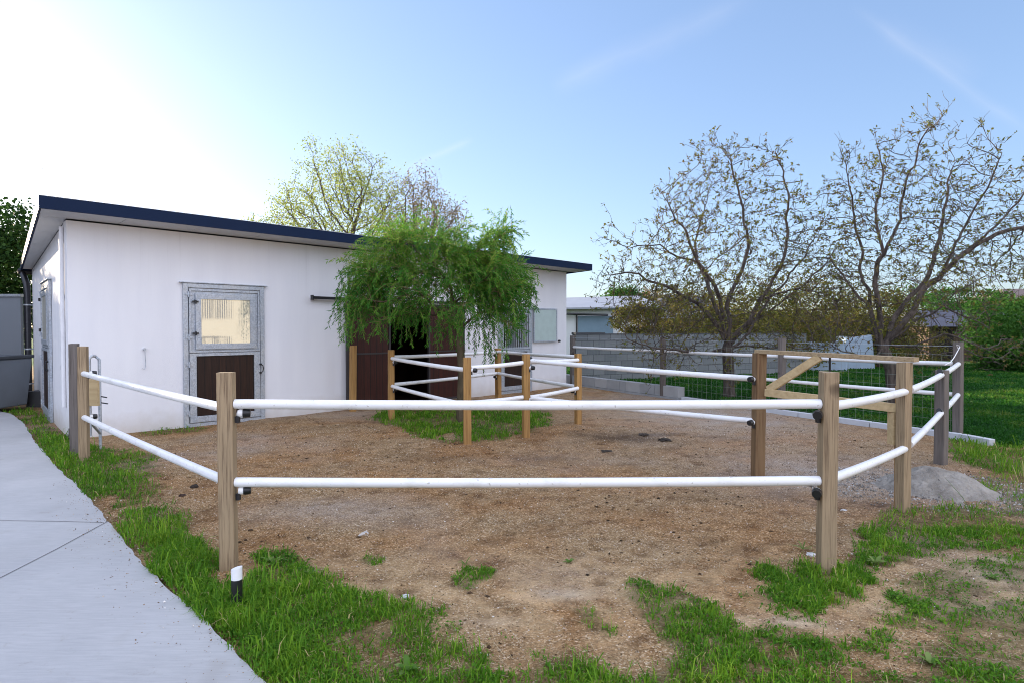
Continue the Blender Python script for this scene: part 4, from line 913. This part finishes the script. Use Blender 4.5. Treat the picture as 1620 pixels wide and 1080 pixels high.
# ------------------------------------------------------------ trees
def limb_nodes(nodes, par, limbs, step, r):
    for limb in limbs:
        pts = [np.array(p) for p in limb]; d0 = [np.linalg.norm(n_-pts[0]) for n_ in nodes]; cur = int(np.argmin(d0)); pos = nodes[cur].copy(); drift = np.zeros(3)
        for q in pts[1:]:
            while True:
                v = q-pos; l = np.linalg.norm(v)
                if l < step*1.2: break
                drift = drift*.7+r.normal(0, .13, 3); d = v/l+drift*min(1, l*2); d /= np.linalg.norm(d); pos = pos+d*step; nodes.append(pos.copy()); par.append(cur); cur = len(nodes)-1
                if len(nodes) > 4000: return
def colonize(trunk, attr_pts, step=.15, infl=1.6, kill=.22, iters=90, jitter=.25, trop=(0,0,0), seed=1, limbs=()):
    r = np.random.default_rng(seed); nodes = [np.array(p, float) for p in trunk]; par = [-1]+list(range(len(trunk)-1)); limb_nodes(nodes, par, limbs, step, r)
    A = np.array(attr_pts, float); bd = np.full(len(A), 1e9); bi = np.zeros(len(A), int)
    def upd(i0):
        nonlocal bd, bi
        for i in range(i0, len(nodes)):
            d = ((A-nodes[i])**2).sum(1); k = d < bd; bd[k] = d[k]; bi[k] = i
    upd(0); grown = {}
    for it in range(iters):
        if len(A) == 0: break
        act = bd < infl**2
        if not act.any(): act = bd <= bd.min()*1.2
        new = []; start = len(nodes)
        for i in np.unique(bi[act]):
            k = act & (bi == i); v = A[k]-nodes[i]; v /= np.linalg.norm(v, axis=1)[:,None]+1e-9; d = v.sum(0); nn = np.linalg.norm(d)
            if nn < .15: d = v[0]; nn = 1
            d = d/nn+r.normal(0, jitter, 3)+np.array(trop); d /= np.linalg.norm(d)+1e-9
            if par[i] >= 0:
                pd = nodes[i]-nodes[par[i]]; pd /= np.linalg.norm(pd)+1e-9; d = d*.75+pd*.35; d /= np.linalg.norm(d)+1e-9
            c = grown.get(i, 0)
            if c > 3: 
                bd[k] = np.maximum(bd[k], 0); A_kill = k; bd[k] = 0; continue
            grown[i] = c+1; new.append((nodes[i]+d*step, i))
        for p, i in new: nodes.append(p); par.append(i)
        upd(start); keep = bd > kill**2; A = A[keep]; bd = bd[keep]; bi = bi[keep]
        if not new: break
    return np.array(nodes), par
def radii(nodes, par, tip=.0038, e=1.88, maxr=None):
    n = len(nodes); rr = np.zeros(n); kids = [[] for _ in range(n)]
    for i, p in enumerate(par):
        if p >= 0: kids[p].append(i)
    for i in range(n-1, -1, -1):
        rr[i] = tip if not kids[i] else (sum(rr[k]**e for k in kids[i]))**(1/e)*1.0015
    if maxr: s = (maxr/rr[0]); rr = np.where(rr > tip*1.5, tip*1.5+(rr-tip*1.5)*((maxr-tip*1.5)/(rr[0]-tip*1.5)), rr)
    return rr, kids
def skeleton_mesh(nodes, par, rr, kids):
    b = MB(); roots = [0]; done = set()
    stack = [(0, -1)]
    while stack:
        s, p = stack.pop(); ch = []; 
        if p >= 0: ch.append(p)
        i = s
        while True:
            ch.append(i)
            if not kids[i]: break
            ks = sorted(kids[i], key=lambda k: -rr[k])
            for k in ks[1:]: stack.append((k, i))
            i = ks[0]
        pts = [nodes[k] for k in ch]; rs = [float(rr[k]) for k in ch]
        if p >= 0: rs[0] = min(rs[0], rs[1]*1.25)
        rs[-1] *= .5
        mxr = max(rs); b.tube(pts, rs, 10 if mxr > .05 else (6 if mxr > .015 else 4 if mxr > .007 else 3), False)
    return b
def leaf_quads(C, D, Ln, Wd, fold=.25):
    """diamond leaves: base C, direction D (n,3), length, width"""
    n = len(C); side = np.cross(D, rng.normal(0, 1, (n, 3))); side /= np.linalg.norm(side, axis=1)[:,None]+1e-9
    up = np.cross(side, D); Ln = Ln[:,None]; Wd = Wd[:,None]
    V = np.stack([C, C+D*Ln*.45+side*Wd+up*Wd*fold, C+D*Ln, C+D*Ln*.45-side*Wd+up*Wd*fold], 1)
    return V.reshape(-1, 3), np.arange(n*4).reshape(-1, 4)
def unit(v): return v/(np.linalg.norm(v, axis=1)[:,None]+1e-9)
def clumped(pts, frac, sig, r):
    c = pts[r.choice(len(pts), max(8, len(pts)//28))]; k = int(len(pts)*frac); q = c[r.integers(0, len(c), k)]+r.normal(0, sig, (k, 3)); return np.concatenate([q, pts[:len(pts)-k]])
def blob_points(blobs, n, seed=0):
    r = np.random.default_rng(seed); out = []; vol = np.array([b[3]*b[4]*b[5] for b in blobs]); vol /= vol.sum()
    for b, k in zip(blobs, vol):
        m = int(n*k)+1; p = r.normal(0, 1, (m, 3)); p = unit(p)*(r.random((m, 1))**(1/2.6)); out.append(p*np.array(b[3:6])+np.array(b[:3]))
    return np.concatenate(out)
def tree(name, label, base, trunk, blobs, nattr, leafmat, leaves_per, lsize, maxr, barkmat=M_bark, group=None, step=.15, kill=.22, infl=1.6, seed=1, jitter=.25, tipr=.0038, cat='tree', thin=.009, drop=.0, limbs=(), reps=1, spread=.035, spurs=0):
    base = np.array(base, float); e = empty(name, base, 0, label, cat, group)
    A = blob_points(blobs, nattr, seed)-base
    rc = np.random.default_rng(seed+77); A = A[rc.permutation(len(A))]; A = clumped(A, .62, .16*rc.uniform(1, 1)+.5*kill, rc)
    nodes, par = colonize([np.array(t)-base for t in trunk], A, step, infl, kill, 130, jitter, (0,0,.03), seed, [[np.array(q)-base for q in lb] for lb in limbs])
    rr, kids = radii(nodes, par, tipr, maxr=maxr)
    rr[0] *= 1.25
    skeleton_mesh(nodes, par, rr, kids).build('trunk', barkmat, e, smooth=True)
    if spurs:      # short straight end twigs, each with its leaf tuft at the tip
        r = np.random.default_rng(seed+3); kk = np.where(rr < .012)[0]; si = r.choice(kk, spurs); base_p = nodes[si]; par_a = np.array(par)
        dirp = unit(base_p-nodes[np.maximum(par_a[si], 0)]); cen = nodes[kk].mean(0); outd = unit(base_p-cen)
        dd = unit(dirp*.7+outd*.5+r.normal(0, .5, base_p.shape)+np.array([0,0,.25])); ln = (.07+.22*r.random(spurs)**1.5)[:,None]; tip_p = base_p+dd*ln; mid_p = base_p+dd*ln*.5+r.normal(0, .012, base_p.shape)
        sx = unit(np.cross(dd, r.normal(0, 1, dd.shape))); sy = np.cross(dd, sx); Vt = []
        for pt, rad in ((base_p, .0042), (mid_p, .0034), (tip_p, .0024)):
            for q in range(3): an = q*2.0944; Vt.append(pt+(sx*math.cos(an)+sy*math.sin(an))*rad)
        Vt = np.stack(Vt, 1).reshape(-1, 3); fb = np.array([(a*3+q, a*3+(q+1) % 3, (a+1)*3+(q+1) % 3, (a+1)*3+q) for a in range(2) for q in range(3)])
        np_mesh('twigs', Vt, (fb[None]+np.arange(spurs)[:,None,None]*9).reshape(-1, 4), barkmat, e, kind='stuff')
        lk = r.random(spurs) < .62; tp = tip_p[lk]; m_ = 5; Cq = np.repeat(tp, m_, 0)+r.normal(0, .007, (len(tp)*m_, 3)); Dq = unit(np.repeat(dd[lk], m_, 0)*.3+r.normal(0, .8, Cq.shape)+np.array([0,0,-.25]))
        V, Fc = leaf_quads(Cq, Dq, lsize*(.5+.8*r.random(len(Cq))), lsize*.2*(.7+.6*r.random(len(Cq))))
        np_mesh('crown', V, Fc, leafmat, e, attr={'tint': np.repeat(np.clip(np.repeat(r.random(len(tp)), m_)*.75+.25*r.random(len(Cq)), 0, 1), 4)}); return e
    k = np.where(rr < thin)[0]; tips = np.array([i for i in k if not kids[i]]); 
    r = np.random.default_rng(seed+5); src = np.concatenate([np.repeat(tips, leaves_per), (lambda q: q[r.random(len(q)) > drop])(np.repeat(k, reps))])
    tipset = np.zeros(len(nodes), bool); tipset[tips] = True
    C = nodes[src]; D = unit(r.normal(0, 1, C.shape)+np.array([0,0,.15])); 
    off = np.where(tipset[src][:,None], r.normal(0, spread, C.shape), r.normal(0, spread*.8, C.shape))
    cl = r.random(len(nodes))[src]
    V, Fc = leaf_quads(C+off, D, lsize*(.5+.9*r.random(len(C))), lsize*.24*(.7+.6*r.random(len(C))))
    np_mesh('crown', V, Fc, leafmat, e, attr={'tint': np.repeat(np.clip(cl*.7+.3*r.random(len(C)), 0, 1), 4)})
    return e
def limb(Y0, dY, *pp): return [tuple(P(a, b, Y0+dY*i/(len(pp)-1))) for i, (a, b) in enumerate(pp)]
W1 = [limb(13.3,.5,(1152,548),(1122,500),(1060,455),(1010,432),(955,435)), limb(13.3,-.9,(1152,548),(1138,470),(1098,400),(1062,345),(1045,300)), limb(13.3,.8,(1155,545),(1168,440),(1182,360),(1165,285),(1140,232)),
      limb(13.3,-.5,(1158,545),(1205,470),(1242,400),(1250,300),(1228,235)), limb(13.3,.7,(1160,550),(1230,482),(1290,430),(1335,385)), limb(13.3,-1.2,(1150,560),(1100,562),(1040,552),(990,535)), limb(13.3,-1.1,(1160,560),(1230,556),(1295,545)),
      limb(13.3,1.4,(1155,545),(1120,440),(1110,350),(1125,290)), limb(13.3,1.3,(1160,548),(1250,440),(1300,360),(1310,300)), limb(13.5,.2,(1098,400),(1040,385),(990,395)), limb(13.1,.3,(1205,470),(1270,455),(1320,470))]
W2 = [limb(12,.6,(1392,548),(1375,490),(1360,440),(1356,370),(1342,290),(1325,225)), limb(12,-.6,(1394,545),(1388,470),(1402,400),(1432,340),(1452,260),(1472,200)), limb(12,-.4,(1398,550),(1450,490),(1490,440),(1540,392),(1620,362),(1700,345)),
      limb(11.8,-.5,(1490,440),(1512,380),(1560,300),(1588,235)), limb(12,.8,(1398,545),(1432,480),(1470,420),(1492,330),(1515,250)), limb(12,-1.4,(1405,548),(1450,545),(1500,525),(1560,552),(1600,575)),
      limb(12,-1.2,(1390,555),(1350,560),(1310,540)), limb(12,-1.5,(1405,545),(1450,505),(1500,478),(1525,500),(1565,522)), limb(11.6,-.8,(1450,545),(1480,560),(1530,548),(1585,566)), limb(12.2,1,(1375,490),(1335,440),(1310,390)), limb(11.7,-.2,(1540,392),(1600,330),(1640,280)), limb(11.9,.3,(1402,400),(1385,330),(1395,260),(1385,225))]
t1 = (4.85, 13.3, 0)
tree('walnut_tree', 'wide walnut tree with nearly bare twigs, its trunk behind the middle rear fence post', t1,
     [(4.85,13.3,-.1),(4.84,13.3,.3),(4.82,13.28,.7),(4.80,13.3,1.1),(4.82,13.3,1.35)],
     [(4.9,13.4,3.9,1.7,1.7,1.75),(3.7,13.2,2.9,1.8,1.5,1.2),(6.2,13.5,3.1,1.5,1.6,1.3),(4.8,13.4,2.2,2.6,2.2,1.0),(2.9,13.1,2.5,1.0,1.0,.85),(5.1,13.4,5.0,.9,.9,.7),(3.4,12.9,1.4,1.4,.9,.55),(6.0,13.2,1.5,1.4,1.2,.6),(4.9,12.6,1.2,1.8,.6,.4)],
     4600, M_leaf_walnut, 5, .068, .12, step=.105, kill=.148, infl=1.35, jitter=.24, seed=3, group='walnut trees along the lawn', limbs=W1, spurs=4900)
tree('walnut_tree', 'spreading walnut tree with few leaves on the right, trunk behind the timber gate', (7.66,12.0,0),
     [(7.66,12.0,-.1),(7.66,12.0,.35),(7.62,12.0,.75),(7.50,12.0,1.05)],
     [(7.0,12.1,3.2,1.2,1.3,1.6),(7.1,12.1,4.5,.8,.9,.8),(8.5,12.1,4.6,1.1,1.2,1.3),(9.2,12.2,3.3,1.6,1.5,1.0),(10.0,12.2,4.0,1.3,1.3,.9),(7.8,12.0,2.2,1.9,1.7,.9),(9.0,12,1.3,1.2,1.0,.4),(10.6,12.3,2.9,.8,1.0,.7)],
     4200, M_leaf_walnut, 4, .065, .115, step=.105, kill=.148, infl=1.35, jitter=.24, seed=8, group='walnut trees along the lawn', drop=.3, limbs=W2, spurs=3900)
# background trees over the stable roof
tree('leafy_tree', 'yellow green spring tree rising behind the stable roof', (-6.8,24,0), [(-6.8,24,0),(-6.8,24,1),(-6.8,24,2),(-6.8,24,3),(-6.7,24,4)],
     [(-6.9,24,6.2,2.6,2.4,1.9),(-8.7,24,5.2,1.9,2,1.3),(-5.2,24,5.0,1.6,1.8,1.2),(-6.4,24,7.6,1.7,1.7,1.2),(-5.4,24,6,1.2,1.6,1.5)], 2600, M_leaf_yg, 14, .10, .2, step=.22, kill=.29, infl=2.3, seed=21, tipr=.008, thin=.03, reps=9, spread=.16, group='trees behind the stable')
tree('reddish_tree', 'smaller tree with reddish young leaves behind the middle of the stable roof', (-3.9,25,0), [(-3.9,25,0),(-3.9,25,1),(-3.9,25,2),(-3.9,25,3),(-3.85,25,3.8)],
     [(-3.7,25,5.7,1.6,1.6,1.5),(-3.8,25,6.9,1.0,1.2,.9),(-2.8,25,5.8,.9,1.2,1.0)], 1900, M_leaf_red, 10, .09, .15, step=.2, kill=.26, infl=2.2, seed=22, tipr=.008, thin=.03, reps=9, spread=.16, group='trees behind the stable')

# willow
wb = np.array((-.86,9.75,0)); we = empty('willow_tree', wb, 0, 'young weeping willow with feathery bright green crown in the fenced pen', 'tree')
tk = [(-.86,9.75,-.05),(-.84,9.75,.4),(-.82,9.75,.8),(-.84,9.76,1.2),(-.88,9.78,1.55),(-.95,9.8,1.85)]
wbl = [(*P(615,432,9.7), .52,.6,.42), (*P(592,470,9.5), .36,.5,.32), (*P(685,400,9.9), .75,.7,.42), (*P(650,460,9.6), .7,.7,.42), (*P(755,430,9.9), .65,.7,.42), (*P(792,470,9.8), .40,.6,.32), (*P(730,480,9.6), .5,.6,.3), (*P(785,372,9.9), .32,.3,.22), (*P(600,495,9.5), .55,.5,.22), (*P(690,505,9.6), .6,.5,.2), (*P(800,505,9.7), .35,.4,.2), (*P(640,385,9.8), .5,.4,.2)]
Aw = blob_points(wbl, 620, 5)-wb
nodes, par = colonize([np.array(t)-wb for t in tk], Aw, .09, 1.2, .13, 80, .18, (0,0,.12), 6)
rr, kids = radii(nodes, par, .004, maxr=.065)
skeleton_mesh(nodes, par, rr, kids).build('trunk', M_barkb, we, smooth=True)
r = np.random.default_rng(9); cand = np.where(rr < .012)[0]; ctr = np.array((-1.15,9.75,2.4))-wb
strand = MB(); LC, LD, LT = [], [], []
pw = (.12+np.clip(fbm(nodes[cand,0]*1+5, nodes[cand,2]*1+nodes[cand,1], 3.2, 2)-.38, 0, 1)*4); pw /= pw.sum()
src = r.choice(cand, 2350, p=pw)
wz = r.random(2350)
hang = []
for (hx_, y0_, y1_, m_) in ((548,440,535,14),(560,450,525,16),(590,455,520,14),(640,470,530,14),(712,480,545,9),(735,490,550,8),(765,480,565,11),(783,480,575,9),(820,470,515,7),(842,440,500,8),(690,345,380,8),(800,345,400,10),(665,480,520,10)):
    for _ in range(m_):
        q0 = np.array(P(hx_+r.normal(0,7), y0_+r.uniform(-25,25), 9.7+r.normal(0,.25)))-wb; hang.append((q0, (P(hx_, y0_, 9.7).z-P(hx_, y1_, 9.7).z)*r.uniform(.7,1.1)))
for q0, ln in hang:
    p = q0.copy(); d = np.array([r.normal(0,.3), r.normal(0,.3), -.6]); d /= np.linalg.norm(d); pts = []; t0 = r.random()
    for k in range(int(ln/.026)):
        pts.append(tuple(p)); d = d+np.array([0,0,-.1])+r.normal(0,.05,3); d /= np.linalg.norm(d); p = p+d*.026
        for _ in range(2):
            sd_ = np.cross(d, r.normal(0, 1, 3)); sd_ /= np.linalg.norm(sd_)+1e-6; LC.append(p.copy()); LD.append(d*.9+sd_*.7); LT.append(t0*.5+.4*r.random())
    if len(pts) > 3: strand.tube(pts[::3]+[pts[-1]], .0022, 3, False)
for j, i in enumerate(src):
    p = nodes[i].copy(); out = p-ctr; out[2] *= .2; out /= np.linalg.norm(out)+1e-6
    d = out*.42+np.array([0,0,.25 if p[2] < 2.0 else .5])+r.normal(0, .5, 3); d /= np.linalg.norm(d); ln = r.uniform(.18,.52)*(1.25 if p[2] > 2.1 else .8); n_ = int(ln/.026); pts = []
    if wb[0]+p[0] > -.75 and r.random() < .10: ln *= 1.7
    grav = r.uniform(.045,.12); t0 = wz[j]
    for k in range(n_):
        pts.append(tuple(p)); d = d+np.array([0,0,-grav])+r.normal(0,.03,3); d /= np.linalg.norm(d); p = p+d*.026
        if k > 1:
            for _ in range(2):
                sd_ = np.cross(d, r.normal(0, 1, 3)); sd_ /= np.linalg.norm(sd_)+1e-6; LC.append(p.copy()); LD.append(d*.9+sd_*.75+np.array([0,0,-.22])); LT.append(t0*.55+.35*r.random()+(.22 if p[2] > 2.2 else 0)*r.random()+(.15 if p[2] > 2.55 else 0))  # higher leaves tinted lighter, the sunlit top put into the colour
        if p[2] < .95: break
    if len(pts) > 3: strand.tube(pts[::3]+[pts[-1]], .0022, 3, False)
strand.build('strand', plain('willow_twig', (.20,.17,.05), .6), we)
LC, LD, LT = np.array(LC), unit(np.array(LD)), np.array(LT); n = len(LC)
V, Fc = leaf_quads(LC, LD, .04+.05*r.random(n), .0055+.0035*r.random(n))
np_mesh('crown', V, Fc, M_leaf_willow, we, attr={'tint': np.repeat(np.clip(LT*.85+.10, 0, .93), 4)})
# thin hanging shoots along the trunk
# dense foliage masses (trees, hedges, bushes)
def crown_mass(name, label, cat, base, blobs, n, size, mat, seed, group=None, trunk=True, twigs=0):
    base = np.array(base, float); r = np.random.default_rng(seed); e = empty(name, base, 0, label, cat, group); out = []; ti = []
    vol = np.array([b[3]*b[4]*b[5] for b in blobs]); vol /= vol.sum()
    for b, k in zip(blobs, vol):
        m = int(n*k)+1; ncl = max(5, m//70); cp = unit(r.normal(0, 1, (ncl, 3)))*(.45+.6*r.random((ncl, 1))**.6); ci = r.integers(0, ncl, m)
        p = cp[ci]+r.normal(0, .13, (m, 3)); out.append(p*np.array(b[3:6])+np.array(b[:3])-base); ct = r.random(ncl); ti.append(ct[ci]*.6+.4*r.random(m))
    C = np.concatenate(out); t = np.concatenate(ti); k = C[:,2] > .02; C, t = C[k], t[k]; D = unit(r.normal(0, 1, C.shape)+np.array([0,0,-.1])); m = len(C)
    V, Fc = leaf_quads(C, D, size*(.6+.8*r.random(m)), size*.3*(.7+.6*r.random(m)))
    np_mesh('crown', V, Fc, mat, e, attr={'tint': np.repeat(np.clip(t, 0, 1), 4)})
    if trunk:
        b = MB(); top = np.array(blobs[0][:3])-base
        b.tube([(0,0,-.1),(top[0]*.3,0,top[2]*.4),tuple(top)], [max(.05,.04*top[2]),.03*top[2]+.02,.02], 8)
        for _ in range(6+twigs):
            bl = blobs[r.integers(0, len(blobs))]; q = np.array(bl[:3])-base+r.normal(0, .4, 3)*np.array(bl[3:6]); s_ = np.array([top[0]*.3,0,top[2]*.4]); m_ = (s_+q)/2+r.normal(0,.1,3); b.tube([tuple(s_), tuple(m_), tuple(q)], [.015*top[2]+.01,.01*top[2]+.006,.005], 5)
        b.build('trunk', M_bark, e, smooth=True)
    return e
crown_mass('dense_tree', 'dense dark green tree at the far left above the grey panel wall', 'tree', (-17.9,20,0), [(-17.9,20,3.4,1.9,2,2.4),(-18.6,20,2.2,2.2,2,1.4)], 26000, .16, M_leaf_dark, 31)
for i, (bx, by, hh_, rad, lb) in enumerate(((-16.6,13.6,2.2,2.2,'added low shade tree, unseen beyond the left edge nearest the grey panel wall'),(-15.6,9.8,2.3,2.2,'added low shade tree, unseen beyond the left edge beside the far path'),(-13.6,5.6,3.0,2.4,'added shade tree, unseen beyond the left edge beside the near path'),(-17.2,16.4,2.0,2.0,'added lowest shade tree, unseen beyond the left edge, behind the panel wall'))):
    crown_mass('dense_tree', lb, 'tree', (bx, by, 0), [(bx, by, hh_, rad, rad, rad*.95),(bx+.6, by+.8, max(1.2, hh_-1.6), rad*.8, rad*.8, rad*.7),(bx-.6, by-.8, max(1.2, hh_-1.7), rad*.8, rad*.8, rad*.7)], 15000, .26, M_leaf_dark, 40+i, group='added shade trees left of the path')  # unseen trees added to block the low sun over the yard
# bushes behind walnuts
bs = [(1010,500,24,.95,.8,.7,M_leaf_bush,'small olive bush left of the first walnut trunk behind the block wall'),
      (1100,490,25,1.7,1.4,1.25,M_leaf_bush,'olive shrub directly left behind the first walnut tree'),
      (1200,500,22,1.9,1.4,1.15,M_leaf_bush,'broad olive shrub right of the first walnut trunk'),
      (1290,492,26,1.9,1.5,1.5,M_leaf_bush,'tallest olive shrub between the two walnut trees'),
      (1390,500,24,1.8,1.4,1.2,M_leaf_bush,'olive shrub behind the fork of the second walnut tree'),
      (1455,490,33,2.2,1.6,1.6,M_leaf_green,'green shrub left behind the old brown shed'),]
for i, (px, py, Y, rx, ry, rz, mt, lb) in enumerate(bs):
    c = P(px, py, Y); crown_mass('shrub', lb, 'shrub', (c.x, Y, 0), [(c.x, Y, c.z-.2, rx, ry, rz),(c.x+rx*.3, Y, max(.5, c.z-1.0), rx*1.1, ry, rz*.8)], 8000, .11, mt, 60+i, 'shrubs behind the lawn', twigs=10)
hd = [(1585,500,26,1.5,1.2,.9,M_leaf_green,'bright green climber hedge right of the old shed, higher mound'),(1625,525,22,1.4,1.3,1.3,M_leaf_green,'bright green hedge at the right edge of the lawn'),(1530,478,36,2.4,1.5,.8,M_leaf_green,'green bush showing above the old shed roof')]
for i, (px, py, Y, rx, ry, rz, mt, lb) in enumerate(hd):
    c = P(px, py, Y); crown_mass('hedge_bush', lb, 'hedge', (c.x, Y, 0), [(c.x, Y, c.z, rx, ry, rz),(c.x, Y, max(.6, c.z-.9), rx*1.1, ry, rz)], 11000, .13, mt, 80+i, 'green hedge bushes at the right')
c = P(985, 466, 42); crown_mass('distant_bush', 'distant green bush above the white shed roof', 'bush', (c.x, 42, 0), [(c.x, 42, c.z-1.0, 1.6, 1.5, 1.4)], 5000, .2, M_leaf_green, 91)
c = P(1025, 466, 44); crown_mass('distant_bush', 'distant reddish brown bush above the right end of the white shed', 'bush', (c.x, 44, 0), [(c.x, 44, c.z-1.1, 1.8, 1.5, 1.4)], 5000, .2, M_leaf_red, 92)
# far wood on the horizon: one mass
blobs = []; rw = random.Random(4)
for i in range(46):
    a = -6+i*2.35; blobs.append((a*2.0+8, 75+rw.uniform(-4,8), rw.uniform(.6,1.8), rw.uniform(3,5), 3, rw.uniform(1.8,3.3)))
r = np.random.default_rng(5); out = []
for b_ in blobs:
    p = unit(r.normal(0, 1, (1500, 3)))*(r.random((1500,1))**.4); out.append(p*np.array(b_[3:6])+np.array(b_[:3]))
C = np.concatenate(out); C = C[C[:,2] > 0]; V, Fc = leaf_quads(C, unit(r.normal(0,1,C.shape)), .5+.5*r.random(len(C)), .2+.1*r.random(len(C)))
np_mesh('far_wood', V, Fc, M_leaf_bush, attr={'tint': np.repeat(r.random(len(C)), 4)}, kind='stuff')
